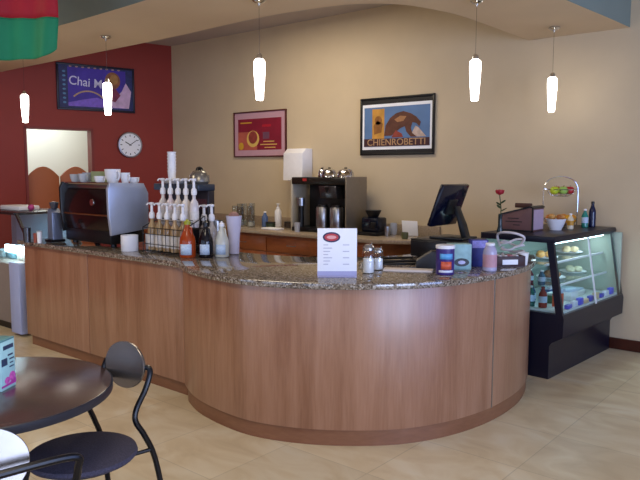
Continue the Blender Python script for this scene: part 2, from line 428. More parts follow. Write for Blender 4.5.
# ------------------------------------------------------------------ back counter
bc = empty('back_cabinet', (-6.2, 6.1, 0), label='reddish wood base cabinet run along the tan back wall', cat='cabinet')
MB().box(-8.2, -4.06, 5.80, WY-.002, .1, .894, .003).build('body', M_cab, bc, world=True)
MB().box(-8.2, -4.10, 5.86, WY-.01, 0, .1).build('toe_kick', M_blk, bc, world=True)
for i in range(5):
    x0 = -8.15 + i*.82
    d = MB().box(x0, x0+.40, 5.78, 5.80, .13, .68, .003).build('door', M_cab, bc, world=True)
    MB().tube([(x0+.36, 5.78, .52), (x0+.36, 5.755, .53), (x0+.36, 5.755, .61), (x0+.36, 5.78, .62)], .005).build('handle', M_steel, d, world=True)
    d = MB().box(x0+.405, x0+.805, 5.78, 5.80, .13, .68, .003).build('door', M_cab, bc, world=True)
    MB().tube([(x0+.45, 5.78, .52), (x0+.45, 5.755, .53), (x0+.45, 5.755, .61), (x0+.45, 5.78, .62)], .005).build('handle', M_steel, d, world=True)
    d = MB().box(x0, x0+.805, 5.78, 5.80, .69, .86, .003).build('drawer', M_cab, bc, world=True)
    MB().tube([(x0+.34, 5.78, .78), (x0+.35, 5.755, .78), (x0+.46, 5.755, .78), (x0+.47, 5.78, .78)], .005).build('handle', M_steel, d, world=True)
M_laminate = mat('light_stone_worktop', '9c8c78', .2, noise=.22, nscale=60)
wt = MB().prism([(-8.25, 5.75), (-4.05, 5.75), (-3.74, 5.93), (-3.74, WY-.025), (-8.25, WY-.025)], 0.895, .934, bev=.004).build('back_worktop', M_laminate)
tag(wt, 'beige stone worktop on the cabinets along the tan back wall', 'countertop')
bs = MB().box(-8.25, -3.74, WY-.022, WY-.001, .897, 1.045, .002).build('backsplash', M_laminate)
tag(bs, 'low stone backsplash strip against the tan wall behind the brewer', 'backsplash')

# ------------------------------------------------------------------ pastry case
M_inner = mat('pale_case_liner', 'a4b0a2', .5, noise=.02)
PRE = set(COL.objects)
pc = empty('pastry_case', (-2.28, 5.85, 0), label='black pastry display case with slanted glass front at the end of the counter', cat='display case')
y0, y1 = 5.18, 6.49
prof = [(-2.6, 0), (-1.975, 0), (-1.975, .27), (-1.955, .30), (-1.87, .35), (-1.865, .50), (-1.875, .53), (-2.6, .53)]
MB().prism(prof, y0, y1, 'y').build('base', M_case, pc, world=True)
MB().prism([(-2.6, 1.09), (-1.965, 1.09), (-1.955, 1.115), (-1.965, 1.14), (-2.6, 1.14)], y0-.01, y1+.005, 'y', bev=.003).build('top', M_case, pc, world=True)
def post(ya, yb, wd=.04):
    return MB().prism([(-1.972-wd, 1.10), (-1.972, 1.10), (-1.878, .53), (-1.878-wd, .53)], ya, yb, 'y').build('corner_post', M_case, pc, world=True)
post(y0, y0+.03, .055); post(y1-.02, y1, .022); post(y1-.075, y1-.06, .016)
MB().box(-2.6, -2.57, y0, y0+.03, .53, 1.10).build('corner_post', M_case, pc, world=True)
MB().box(-2.6, -2.585, y0+.03, y1, .53, 1.10).build('rear_panel', M_inner, pc, world=True)
MB().box(-2.56, -1.89, y1-.045, y1-.03, .531, 1.10).build('end_liner', M_inner, pc, world=True)
MB().prism([(-1.972, 1.10), (-1.966, 1.10), (-1.872, .53), (-1.878, .53)], y0+.03, y1-.025, 'y').build('front_glass', M_pane, pc, world=True)
MB().prism([(-2.57, 1.10), (-2.03, 1.10), (-1.935, .53), (-2.57, .53)], y0+.010, y0+.016, 'y').build('side_glass', M_pane, pc, world=True)
ym = 5.86
MB().prism([(-1.974, 1.10), (-1.966, 1.10), (-1.872, .53), (-1.88, .53)], ym-.012, ym+.012, 'y').build('glass_joint_strip', M_white, pc, world=True)
for z, xf_ in ((.90, -2.06), (.72, -2.02)):
    MB().box(-2.57, xf_, y0+.05, y1-.05, z, z+.008).build('glass_shelf', M_pane, pc, world=True)
    MB().box(xf_, xf_+.012, y0+.05, y1-.05, z-.004, z+.012).build('shelf_trim', M_white, pc, world=True)
MB().box(-2.56, -1.90, y0+.04, y1-.05, .531, .545).build('deck', mat('white_case_deck', 'd9dde0', .4, noise=.02), pc, world=True)
MB().box(-2.06, -2.03, y0+.1, y1-.1, 1.065, 1.085, .006).build('light_tube', M_tube, pc, world=True)
area('case_light', (-2.12, 5.83, 1.07), (0, 0, 0), .1, 1.1, 2.6, (.74, .88, 1))

def bottle(name, loc, r, h, m, mcap, label, cat, group=None, mlab=None, neck=.35, nr=.4, lab=(.25, .55)):
    """bottle: body with shoulder and neck, a cap and a wrapped paper label"""
    t = empty(name, loc, label=label, cat=cat, group=group)
    hb = h*(1-neck)
    MB().lathe([(0, 0), (r*.9, 0), (r, r*.12), (r, hb*.85), (r*.92, hb), (r*nr*1.3, hb+(h-hb)*.45), (r*nr, hb+(h-hb)*.6), (r*nr, h*.93), (0, h*.93)], n=20).build('body', m, t)
    MB().cyl((0, 0), r*nr*1.2, h*.9, h, 14).build('cap', mcap, t)
    if mlab: MB().lathe([(r*1.005, h*lab[0]), (r*1.015, h*lab[0]), (r*1.015, h*lab[1]), (r*1.005, h*lab[1])], n=20).build('paper_label', mlab, t)
    return t
M_capr = mat('red_cap', 'a01820', .4, noise=.03); M_labw = mat('pale_blue_label', 'bcd0e6', .5, noise=.15, nscale=90)
bc_cols = [('7a1620', 'dark red'), ('152c66', 'deep blue'), ('6b1420', 'maroon'), ('1f5a52', 'teal'), ('8c2a1c', 'brick red'), ('3a1c4a', 'purple'), ('26406e', 'slate blue')]
spots = [(-2.50, 5.30), (-2.40, 5.30), (-2.30, 5.30), (-2.20, 5.30), (-2.10, 5.31), (-2.45, 5.42), (-2.25, 5.42)]
names = ['back panel end', 'second from the back panel', 'middle of the row', 'next to the middle', 'nearest the slanted glass', 'second row, back panel side', 'second row, glass side']
for (x, y), (cc, nm), pl in zip(spots, bc_cols, names):
    bottle('drink_bottle', (x, y, .546), .034, .165 if y > 5.4 else .172, mat('drink_' + cc, cc, .15, noise=.02), M_white if cc in ('7a1620', '1f5a52') else M_capr,
           nm + ' drink bottle on the case deck, ' + pl, 'bottle', 'drink bottles on the pastry case deck', M_labw)
# small drinks in the left end on the lower shelf
for k, (x, cc, nm) in enumerate(((-2.46, '24504e', 'green'), (-2.34, '24305c', 'navy'), (-2.22, '5f2433', 'plum'), (-2.12, '2c5a70', 'steel blue'))):
    bottle('juice_bottle', (x, 5.32, .729), .028, .12, mat('juice_' + cc, cc, .15, noise=.02), M_white, nm + ' small juice bottle on the lower glass shelf of the pastry case', 'bottle', 'juice bottles on the lower shelf', M_labw)
# cakes and packages
def pack(name, x, y, z, sx, sy, sz, col, label, cat, grp=None):
    t = empty(name, (x, y, z), label=label, cat=cat, group=grp)
    MB().box(-sx/2, sx/2, -sy/2, sy/2, 0, sz*.72, .004).build('tray', mat('pack_' + col, col, .4, noise=.12, nscale=50), t)
    MB().box(-sx*.47, sx*.47, -sy*.47, sy*.47, sz*.72, sz, .008).build('lid', M_labw if col[0] > 'a' else M_paper, t)
    return t
pack('juice_carton', -2.03, 5.44, .546, .07, .07, .15, 'd04a20', 'orange carton near the front glass of the pastry case', 'carton')
pack('snack_box', -2.12, 5.55, .546, .09, .09, .09, '3b7a4c', 'green snack box beside the orange carton in the case', 'box')
pack('snack_box', -2.22, 5.66, .546, .09, .09, .13, '365a8c', 'blue snack box behind the green one in the case', 'box')
pack('cake_box', -2.12, 5.80, .546, .16, .15, .10, 'e4e6ea', 'white cake box in the middle of the pastry case deck', 'box')
pack('cake_box', -2.22, 6.05, .546, .26, .22, .06, 'e0e4e2', 'wide white cake box on the far half of the case deck', 'box')
def plate_of(x, y, z, label, col, n=3):
    pl = MB().lathe([(0, 0), (.07, 0), (.12, .012), (.122, .016), (.07, .006), (0, .005)], n=24).build('plate', M_white, loc=(x, y, z))
    tag(pl, 'white plate of ' + label, 'plate', 'plates in the pastry case')
    for k in range(n):
        a = k*2*PI/n + .4
        o = MB().ball((0, 0, .028), .034, (1.2, .9, .8), 12).build('pastry', mat('pastry_' + col, col, .6, noise=.2, nscale=40), loc=(x+.045*math.cos(a), y+.045*math.sin(a), z+.006))
        tag(o, ['right', 'rear left', 'front'][k] + ' one of the ' + label, 'pastry', 'pastries on the plate of ' + label)
plate_of(-2.25, 5.62, .909, 'golden buns on the top shelf', 'b98a4c')
plate_of(-2.25, 6.15, .909, 'pale rolls on the top shelf far end', 'c8b48c')
plate_of(-2.22, 5.72, .729, 'brown muffins on the lower shelf', '7c5230')
plate_of(-2.22, 6.18, .729, 'cream scones on the lower shelf far end', 'd6cfae')
cols = ['2a3cc8', 'd8dcec', '3448d8', 'c4a888', '2238b4', 'd8c09c']
for k in range(9):
    yy = 5.40 + k*.115; cc = cols[k % 6]
    o = MB().box(-.018, .018, -.04, .04, 0, .035 + .012*(k % 3), .006).build('wrapped_candy', mat('candy_' + cc, cc, .3, noise=.1, nscale=60), loc=(-1.925, yy, .546))
    tag(o, ['blue', 'white', 'bright blue', 'tan', 'navy', 'beige'][k % 6] + ' wrapped candy on the case sill, number ' + ['one', 'two', 'three', 'four', 'five', 'six', 'seven', 'eight', 'nine'][k] + ' from the counter end', 'candy', 'wrapped candies on the case sill')

_q = Matrix.Rotation(R(-3.0), 3, 'Z'); _c = Vector((-1.975, 5.18, 0))   # the case stands slightly askew to the wall
for o in set(COL.objects) - PRE:
    if not o.parent:
        o.location = _c + _q @ (o.location - _c); o.rotation_euler.z += R(-3.0)

# ------------------------------------------------------------------ things on the pastry case
T = 1.1405
t = empty('sloped_box', (-2.42, 5.62, T), label='brown sloped-lid wooden box with a carry handle on the pastry case', cat='box')
M_box = mat('mauve_brown_cardboard', '6a4a48', .55, noise=.06, nscale=12)
MB().prism([(-.15, 0), (.15, 0), (.15, .195), (.13, .205), (-.15, .13)], -.14, .10, 'y', bev=.004).build('body', M_box, t)
MB().prism([(-.155, .13), (.13, .207), (.156, .197), (.156, .207), (.13, .218), (-.155, .141)], -.145, .105, 'y').build('lid', M_blk, t)
MB().box(-.156, -.146, -.145, -.135, 0, .13).box(.146, .156, -.145, -.135, 0, .20).box(-.156, .156, -.145, -.136, 0, .012).build('edge_trim', M_blk, t)
MB().box(.151, .156, -.12, .08, .015, .185).build('side_label', mat('lilac_card', 'b79fb2', .5, noise=.05), t)
MB().box(-.06, .09, -.03, .0, .195, .235, .008).build('handle', mat('brown_leather', '4c2c22', .6, noise=.1), t)
M_ink = mat('dark_ink', '2a1c20', .6, noise=.02)
for r_, (a, c) in enumerate(((-.07, .03), (-.09, .06), (-.02, .04))):
    MB().box(a, c, -.1415, -.1405, .105-.028*r_, .113-.028*r_).build('printing', M_ink, t)

t = empty('rose_vase', (-2.46, 5.27, T), label='red rose standing in a slim dark vase beside the sloped box', cat='vase')
MB().lathe([(0, 0), (.026, 0), (.028, .01), (.018, .05), (.014, .12), (.018, .15), (.014, .15), (.01, .12), (0, .12)], n=18).build('vase', mat('dark_green_glass', '1a2a2c', .1, noise=.02), t)
MB().tube([(0, 0, .12), (.004, 0, .2), (-.006, 0, .27), (-.012, 0, .315)], .004, smooth=4).build('stem', mat('rose_stem_green', '27401f', .6, noise=.1), t)
b = MB()
for k, (z, a) in enumerate(((.19, .3), (.215, 2.6), (.24, 4.4), (.255, 1.2))):
    old = set(b.b.verts); b.ball((0, 0, 0), .032, (1, .5, .16), 10)
    Mx = Matrix.Translation((.024*math.cos(a), .024*math.sin(a), z)) @ Matrix.Rotation(a, 4, 'Z') @ Matrix.Rotation(-.5, 4, 'Y')
    for v in set(b.b.verts) - old: v.co = Mx @ v.co
b.build('leaves', MATS['rose_stem_green'], t)
b = MB(); b.ball((-.012, 0, .335), .022, (1, 1, 1.1), 12)
for k in range(9):
    a = k*2.4; rr = .012 + .0022*k
    old = set(b.b.verts); b.ball((0, 0, 0), .02, (.35, 1, 1), 8)
    Mx = Matrix.Translation((-.012+rr*math.cos(a), rr*math.sin(a), .338)) @ Matrix.Rotation(a, 4, 'Z') @ Matrix.Rotation(.3, 4, 'Y')
    for v in set(b.b.verts) - old: v.co = Mx @ v.co
b.build('bloom', mat('rose_red', 'a01c2c', .5, noise=.1, nscale=60), t)

bowl = MB().lathe([(0, 0), (.05, 0), (.052, .012), (.062, .03), (.085, .09), (.088, .098), (.08, .098), (.06, .04), (0, .03)], n=28).build('white_bowl', M_white, loc=(-2.20, 5.82, T))
tag(bowl, 'white footed bowl of pastries at the near end of the pastry case top', 'bowl')
for k, (dx, dy, col) in enumerate(((-.045, .02, 'b8793c'), (.03, .045, 'c58a46'), (.04, -.035, 'a8642e'), (-.02, -.045, 'd09a55'))):
    o = MB().ball((0, 0, 0), .030, (1.2, .8, .75), 12).build('croissant', mat('crust_' + col, col, .6, noise=.2, nscale=40), loc=(-2.20+dx, 5.82+dy, T+.112+.002*k)); o.rotation_euler = (0, .2, k*.9)
    tag(o, ['golden brown pastry at the left of', 'tan pastry at the back right of', 'darker brown pastry at the front right of', 'pale golden pastry at the front of'][k] + ' the white footed bowl', 'pastry', 'pastries in the white bowl')

# two tier wire fruit basket
bx, by = -2.30, 6.18
t = empty('fruit_basket', (bx, by, T), label='two tier silver wire fruit basket with an arched handle on the pastry case', cat='basket')
dv = Vector((.79, .0, 0)).normalized(); dv = Vector((.80, .60, 0))
a0 = [(dv.x*s*.155, dv.y*s*.155, z) for s, z in ((-1, .02), (-1, .2), (-1, .33), (-.88, .40), (-.55, .445), (0, .462), (.55, .445), (.88, .40), (1, .33), (1, .2), (1, .02))]
MB().tube(a0, .005, smooth=3).build('arch_handle', M_chrome, t)
def ring(r, z, n=28): return [(r*math.cos(2*PI*k/n), r*math.sin(2*PI*k/n), z) for k in range(n)]
for nm, z, r in (('lower_tier', .02, .155), ('upper_tier', .285, .125)):
    b = MB()
    b.tube(ring(r, z+.06), .004, 6, True).tube(ring(r*.85, z+.02), .003, 6, True).tube(ring(r*.55, z), .003, 6, True)
    for k in range(10):
        a = k*PI/5; b.tube([(r*math.cos(a), r*math.sin(a), z+.06), (r*.85*math.cos(a), r*.85*math.sin(a), z+.02), (r*.5*math.cos(a), r*.5*math.sin(a), z), (0, 0, z)], .002, 5)
    if nm == 'upper_tier':
        for s in (-1, 1): b.tube([(dv.x*s*.125, dv.y*s*.125, z+.06), (dv.x*s*.155, dv.y*s*.155, z+.065)], .003, 5)
    else:
        b.tube(ring(.09, -.0+.003), .003, 6, True)
        for k in range(3): a = k*2.1; b.tube([(.09*math.cos(a), .09*math.sin(a), .003), (.085*math.cos(a), .085*math.sin(a), .02)], .003, 5)
    b.build(nm, M_chrome, t)
def fruit(name, x, y, z, r, col, label, sc=(1, 1, .95), stem=True):
    t = empty(name, (bx+x, by+y, T+z), label=label, cat=name.replace('_', ' '), group='fruit in the wire basket')
    MB().ball((0, 0, r*.93), r, sc, 18, .25 if stem else 0).build('flesh', mat('fruit_' + col, col, .35, noise=.12, nscale=30), t)
    if stem: MB().tube([(0, 0, r*1.45), (.003, 0, r*2.0)], .0018, 5).build('stem', M_base, t)
u = Vector((.77, .64, 0)); v_ = Vector((-.64, .77, 0))
def bp(a, c): p = u*a + v_*c; return p.x, p.y
for a, c, col, l in ((-.075, -.05, 'b8c832', 'yellow green apple at the left of the upper basket tier'), (.0, -.06, '9cc05a', 'green apple in the middle of the upper basket tier'),
                     (.07, -.035, 'b02a30', 'red apple at the right of the upper basket tier'), (-.03, .04, 'c05a34', 'orange red apple behind in the upper basket tier'), (.045, .05, 'b8963c', 'yellow apple behind in the upper basket tier')):
    x, y = bp(a, c); fruit('apple', x, y, .300, .041, col, l)
for k, (a, c, col, l) in enumerate(((-.10, -.02, 'c87426', 'orange at the left of the lower basket tier'), (-.035, -.08, 'd8a824', 'yellow lemon front left in the lower basket tier'), (.04, -.085, 'd89a24', 'golden orange front in the lower basket tier'),
                     (.10, -.03, 'd08a1e', 'orange at the right of the lower basket tier'), (0, .0, 'dca028', 'orange in the centre of the lower basket tier'), (-.05, .07, 'c08a28', 'orange behind left in the lower basket tier'), (.055, .06, 'cc7c20', 'orange behind right in the lower basket tier'))):
    x, y = bp(a, c); fruit('lemon' if 'lemon' in l else 'orange', x, y, .036, .042, col, l, (1, 1, 1), False)
bottle('sauce_bottle', (-2.13, 5.98, T), .028, .14, mat('cream_sauce', 'd8ccb0', .3, noise=.03), M_white, 'cream squeeze bottle with white cap in front of the wire basket', 'bottle', mlab=mat('amber_label', 'c8902c', .5, noise=.1))
bottle('green_bottle', (-2.10, 6.26, T), .030, .17, mat('sea_green_glass', '2c8478', .12, noise=.02), M_white, 'sea green bottle right of the wire fruit basket', 'bottle', mlab=M_labw)
bottle('dark_bottle', (-2.07, 6.37, T), .032, .235, mat('navy_glass', '10183c', .12, noise=.02), M_blk, 'tall navy bottle at the far right of the pastry case top', 'bottle')

# ------------------------------------------------------------------ register area
Z = He + .0008
t = empty('cash_drawer', (-2.589, 4.631, Z), label='black cash drawer under the register monitor', cat='cash drawer')
MB().box(-.22, .22, -.19, .20, 0, .135, .006).build('housing', M_blk, t)
MB().box(-.215, .215, -.198, -.19, .015, .12, .002).build('drawer_front', mat('black_drawer_face', '101116', .3, noise=.04), t)
MB().cyl((0, 0), .012, 0, .004, 16).xf(Matrix.Translation((.1, -.198, .055)) @ Matrix.Rotation(PI/2, 4, 'X')).build('lock', M_steel, t)
t = empty('register_monitor', (-2.585, 4.631, Z+.136), label='black touchscreen register monitor on a slanted stand, seen from behind', cat='monitor')
MB().prism([(-.10, -.12), (.18, -.12), (.18, .12), (-.10, .12)], 0, .018, bev=.005).build('base', M_blk, t)
tilt = Matrix.Translation((-.06, 0, .10)) @ Matrix.Rotation(R(20), 4, 'Y')
MB().box(-.02, .015, -.20, .20, -.0, .335, .008).xf(tilt).build('screen_housing', mat('gloss_black_plastic', '0a0d20', .12, noise=.03), t)
MB().box(-.024, -.0205, -.175, .175, .02, .285).xf(tilt).build('screen', mat('screen_glass', '10131c', .06, noise=.01), t)
MB().prism([(.125, .01), (.17, .012), (.14, .11), (.075, .25), (.06, .24), (.10, .10)], -.035, .035, 'y', bev=.004).build('stand_arm', M_blk, t)
MB().box(.016, .034, -.06, .06, .10, .22, .004).xf(tilt).build('mount_plate', M_blk, t)
t = empty('card_reader', (-2.362, 3.960, Z), R(30), label='dark grey slanted card printer behind the cocoa tin', cat='printer')
MB().prism([(-.08, 0), (.07, 0), (.07, .11), (.02, .115), (-.08, .05)], -.06, .06, 'y', bev=.006).build('body', mat('charcoal_plastic', '303238', .45, noise=.04), t)
MB().box(.025, .06, -.04, .04, .109, .117).build('paper_slot', M_blk, t)
# cocoa tin
t = empty('cocoa_tin', (-2.126, 3.771, Z), R(-52), label='round purple and blue drink mix tin with a white lid beside the register', cat='tin')
MB().lathe([(0, 0), (.056, 0), (.058, .004), (.058, .165), (0, .165)], n=32).build('body', mat('purple_tin', '3a2a74', .35, noise=.15, nscale=25), t)
MB().lathe([(0, .165), (.060, .165), (.061, .17), (.061, .183), (.057, .187), (0, .187)], n=32).build('lid', M_white, t)
def arcpatch(r, a0, a1, z0, z1, m, nm, par, n=8):
    b = MB(); lo = []; hi = []
    lo2 = []; hi2 = []
    for k in range(n+1):
        a = a0 + (a1-a0)*k/n; c_, s_ = math.cos(a), math.sin(a)
        lo.append(b.b.verts.new((r*c_, r*s_, z0))); hi.append(b.b.verts.new((r*c_, r*s_, z1)))
        lo2.append(b.b.verts.new(((r-.002)*c_, (r-.002)*s_, z0))); hi2.append(b.b.verts.new(((r-.002)*c_, (r-.002)*s_, z1)))
    for k in range(n):
        b.b.faces.new((lo[k], lo[k+1], hi[k+1], hi[k])); b.b.faces.new((lo2[k+1], lo2[k], hi2[k], hi2[k+1]))
        b.b.faces.new((hi[k], hi[k+1], hi2[k+1], hi2[k])); b.b.faces.new((lo[k+1], lo[k], lo2[k], lo2[k+1]))
    b.b.faces.new((lo[0], hi[0], hi2[0], lo2[0])); b.b.faces.new((hi[n], lo[n], lo2[n], hi2[n]))
    return b.build(nm, m, par)
arcpatch(.0592, -.75, .75, .10, .135, mat('sky_blue_print', '5aa0d8', .4, noise=.1), 'printed_band', t)
arcpatch(.0596, -.6, .6, .035, .085, mat('red_orange_print', 'c8583c', .4, noise=.25, nscale=60), 'printed_picture', t)
arcpatch(.0592, -.85, .85, .015, .03, mat('white_print', 'd8dcec', .4, noise=.1), 'printed_band', t)
# tea boxes
t = empty('tea_box', (-2.173, 4.035, Z), R(40), label='pale teal box with a dark oval picture behind the cocoa tin', cat='box')
MB().box(-.075, .075, -.05, .05, 0, .17, .003).build('carton', mat('pale_teal_card', '8cb4b8', .5, noise=.15, nscale=25), t)
MB().lathe([(0, 0), (.05, 0), (.05, .002), (0, .002)], n=28).xf(Matrix.Translation((.01, -.0502, .05)) @ Matrix.Rotation(PI/2, 4, 'X') @ Matrix.Diagonal((1, .55, 1, 1))).build('oval_picture', mat('dark_print', '1c2430', .4, noise=.3, nscale=80), t)
MB().lathe([(0, 0), (.025, 0), (.025, .002), (0, .002)], n=24).xf(Matrix.Translation((.01, -.0524, .05)) @ Matrix.Rotation(PI/2, 4, 'X') @ Matrix.Diagonal((1, .5, 1, 1))).build('oval_centre', mat('pale_lilac_print', 'b8b8dc', .4, noise=.2), t)
t = empty('tea_box', (-2.136, 4.243, Z), R(40), label='dark blue box standing behind the clear bottle by the register', cat='box')
MB().box(-.06, .06, -.04, .04, 0, .185, .003).build('carton', mat('royal_blue_card', '283078', .5, noise=.2, nscale=25), t)
MB().box(-.05, .05, -.0418, -.0402, .13, .18).build('printed_panel', mat('lilac_print', '8c88d0', .5, noise=.2, nscale=60), t)
bottle('lotion_bottle', (-1.970, 4.082, Z), .046, .185, mat('pink_clear_plastic', 'a8a4c0', .2, noise=.1), M_white, 'pinkish plastic bottle with a white top near the counter edge', 'bottle', mlab=mat('salmon_label', 'b88c98', .5, noise=.1), neck=.25, nr=.55, lab=(.15, .6))
# dark basket with label and cup
t = empty('sugar_caddy', (-1.975, 4.375, Z), R(48), label='dark brown caddy with a white label at the right end of the counter', cat='caddy')
b = MB(); b.box(-.10, .10, -.055, .055, 0, .008); b.box(-.10, .10, -.055, -.047, .008, .075, .002); b.box(-.10, .10, .047, .055, .008, .075, .002); b.box(-.10, -.092, -.047, .047, .008, .075, .002); b.box(.092, .10, -.047, .047, .008, .075, .002)
b.build('tray', mat('dark_brown_wood', '35191a', .5, noise=.15), t)
MB().box(-.065, .045, -.0575, -.0552, .018, .052).build('white_label', M_paper, t)
for k in range(4):
    o = MB().box(-.008, .008, -.035, .035, 0, .07).build('sugar_packet', M_paper if k != 2 else mat('pink_packet', 'd890a0', .6, noise=.05)); o.location = Vector((-1.975, 4.375, Z+.0085)) + Matrix.Rotation(R(48), 3, 'Z') @ Vector((-.07+.04*k, 0, 0)); o.rotation_euler = (0, 0, R(48))
    tag(o, ['white sweetener packet at the left end inside', 'white sweetener packet left of the pink one in', 'pink sweetener packet standing in', 'white sweetener packet at the right end of'][k] + ' the dark brown caddy', 'sugar packet', 'packets in the brown caddy')
cup_prof = [(0, 0), (.028, 0), (.036, .08), (.039, .082), (.039, .086), (.034, .084), (.026, .006), (0, .006)]
o = MB().lathe(cup_prof, n=22).build('paper_cup', M_white, loc=(-1.928, 4.517, Z)); tag(o, 'white paper cup beside the brown caddy at the counter edge', 'cup')
# coiled white cable over a blue folded bag
pts = []
for k in range(46):
    a = k*.42; rr = .075 + .018*math.sin(k*1.3)
    pts.append((rr*math.cos(a), rr*.75*math.sin(a), .012 + .15*k/46 + .012*math.sin(k*.9)))
t = empty('cable_coil', (-2.079, 4.649, Z), label='tangled coil of white cable on the counter by the pastry case', cat='cable')
MB().tube(pts, .008, 6, smooth=3).build('cable', mat('grey_white_cable', 'c8c4cc', .4, noise=.03), t)
MB().tube([(.07, 0, .12), (.11, -.03, .18), (.05, -.06, .21), (-.05, -.05, .21), (-.11, 0, .18), (-.10, .03, .10)], .009, 6, smooth=5).build('loop', MATS['grey_white_cable'], t)
MB().box(-.02, .02, -.015, .015, .0, .03, .004).xf(Matrix.Translation((.10, .02, .0))).build('plug', M_blk, t)
# note pad, scanner tray, spoon
o = MB().box(-.16, .16, -.05, .05, 0, .014, .003).build('note_pad', mat('cream_paper', 'd8ccc4', .6, noise=.03), loc=(-2.372, 3.725, Z)); o.rotation_euler = (0, 0, R(28)); tag(o, 'long cream note pad lying on the granite left of the cocoa tin', 'note pad')
t = empty('black_tray', (-2.665, 3.988, Z), R(38), label='low black tray lying on the granite left of the register', cat='tray')
b = MB(); b.box(-.15, .15, -.09, .09, .0, .012, .004); b.tube([(-.15, -.09, .018), (.15, -.09, .03), (.15, .09, .03), (-.15, .09, .018)], .009, 8, True); b.build('tray_body', M_blk, t)
t = empty('spoon', (-2.646, 3.704, Z), R(40), label='small metal scoop lying by the glass shaker', cat='spoon')
MB().ball((0, 0, .014), .03, (1.1, .8, .45), 14).build('scoop_bowl', M_dsteel, t); MB().tube([(.03, 0, .016), (.12, 0, .022)], .004).build('handle', M_dsteel, t)
MBt = MB().tube([(-2.646, 4.423, Z+.03), (-2.684, 4.404, Z+.01), (-2.703, 4.309, Z+.006), (-2.703, 4.205, Z+.006), (-2.684, 4.120, Z+.008)], .004, 6, smooth=5).build('power_cable', M_blk); tag(MBt, 'thin black cord running from the cash drawer to the tray', 'cable')

# menu card in a clear stand
p0, p1 = Vector((-2.670, 3.163, 0)), Vector((-2.491, 3.317, 0)); mid = (p0+p1)/2; ang = math.atan2(p1.y-p0.y, p1.x-p0.x)
t = empty('menu_stand', (mid.x, mid.y, Z), ang, label='white menu card with a red oval logo in an upright clear stand', cat='menu sign')
MB().box(-.122, .122, -.004, .004, .0, .30, .001).build('card', M_paper, t)
MB().box(-.122, .122, -.045, .045, 0, .005, .002).box(-.122, .122, -.007, -.0045, .005, .034).build('clear_base', mat('lilac_acrylic', 'a8a8cc', .15, noise=.02), t)
def oval(cx, cz, rx, rz_, y, m, nm):
    return MB().prism([(cx+rx*math.cos(a*PI/14), cz+rz_*math.sin(a*PI/14)) for a in range(28)], y, y+.0006, 'y').build(nm, m, t)
oval(-.035, .245, .054, .032, -.0050, mat('logo_dark_blue', '2a2850', .5, noise=.02), 'logo_border')
oval(-.035, .245, .043, .023, -.0056, mat('logo_red', 'b83840', .5, noise=.02), 'logo_centre')
oval(-.035, .245, .030, .011, -.0062, mat('logo_pink', 'e0a0a0', .5, noise=.02), 'logo_bar')
M_gi = mat('grey_ink', 'b4b4c8', .6, noise=.02)
for k in range(7):
    z = .195 - k*.020
    MB().box(-.085, -.085+.03+.012*((k*5) % 3), -.0052, -.0046, z, z+.005).build('printed_line', M_gi, t)
    if k % 2 == 0: MB().box(.035, .075, -.0052, -.0046, z, z+.005).build('printed_line', M_gi, t)
# glass shakers
def shaker(x, y, r, h, label):
    t = empty('sugar_shaker', (x, y, Z), label=label, cat='shaker', group='glass sugar shakers')
    MB().lathe([(0, 0), (r*.9, 0), (r, .006), (r, h*.7), (r*.8, h*.78), (0, h*.78)], n=22).build('jar', M_jarglass, t)
    MB().lathe([(0, .006), (r*.85, .006), (r*.85, h*.5), (0, h*.5)], n=20).build('sugar', M_paper, t)
    MB().lathe([(r*.85, h*.76), (r*.9, h*.78), (r*.9, h*.88), (r*.5, h*.98), (0, h)], n=22).build('lid', M_chrome, t)
    MB().tube([(r*.2, 0, h*.93), (r*.7, 0, h*1.05)], .006).build('spout', M_chrome, t)
shaker(-2.514, 3.478, .042, .19, 'clear glass sugar shaker just right of the menu card')
shaker(-2.551, 3.638, .036, .15, 'smaller glass sugar shaker behind the first one')

# ------------------------------------------------------------------ left group: espresso machine
t = empty('espresso_machine', (-5.356, 3.450, Z), label='large espresso machine with black back and silver end panel on the counter', cat='espresso machine')
W0, W1, Y0, Y1 = -.37, .42, -.25, .09
for sx in (W0+.08, W1-.10):
    for sy in (Y0+.06, Y1-.06): MB().cyl((sx, sy), .025, 0, .05, 14).build('foot', M_blk, t)
MB().box(W0+.02, W1-.05, Y0+.0, Y1, .03, .14, .01).build('base', M_blk, t)
MB().prism([(Y0+.01, .14), (Y1, .14), (Y1, .50), (Y0+.05, .52), (Y0-.0, .45), (Y0-.02, .30)], W0+.03, W1-.035, 'x', bev=.006).build('body', mat('dark_maroon_panel', '1c0c0e', .15, noise=.05), t)
MB().prism([(Y0-.02, .11), (Y1+.01, .15), (Y1+.015, .46), (Y1-.03, .545), (Y0-.02, .555), (Y0-.045, .50), (Y0-.04, .28)], W1-.034, W1, 'x', bev=.006).build('end_panel', M_silver, t)
MB().prism([(Y0-.02, .11), (Y1+.01, .15), (Y1+.015, .46), (Y1-.03, .545), (Y0-.02, .555), (Y0-.045, .50), (Y0-.04, .28)], W0, W0+.03, 'x', bev=.006).build('end_panel', M_blk, t)
MB().tube([(W0+.03, Y0-.012, .275), (W1-.035, Y0-.012, .275)], .008).build('copper_rail', mat('copper', '8c5434', .3, metal=.8, noise=.04), t)
MB().tube([(W0+.03, Y0+.0, .545), (W1-.035, Y0+.0, .545)], .010).build('cup_rail', M_chrome, t)
MB().box(W0+.03, W1-.035, Y0+.03, Y1-.02, .50, .535, .004).build('cup_tray', M_steel, t)
MB().lathe([(0, 0), (.03, 0), (.028, .006), (0, .008)], n=20).xf(Matrix.Translation((.12, Y0-.012, .38)) @ Matrix.Rotation(PI/2, 4, 'X')).build('badge', M_chrome, t)
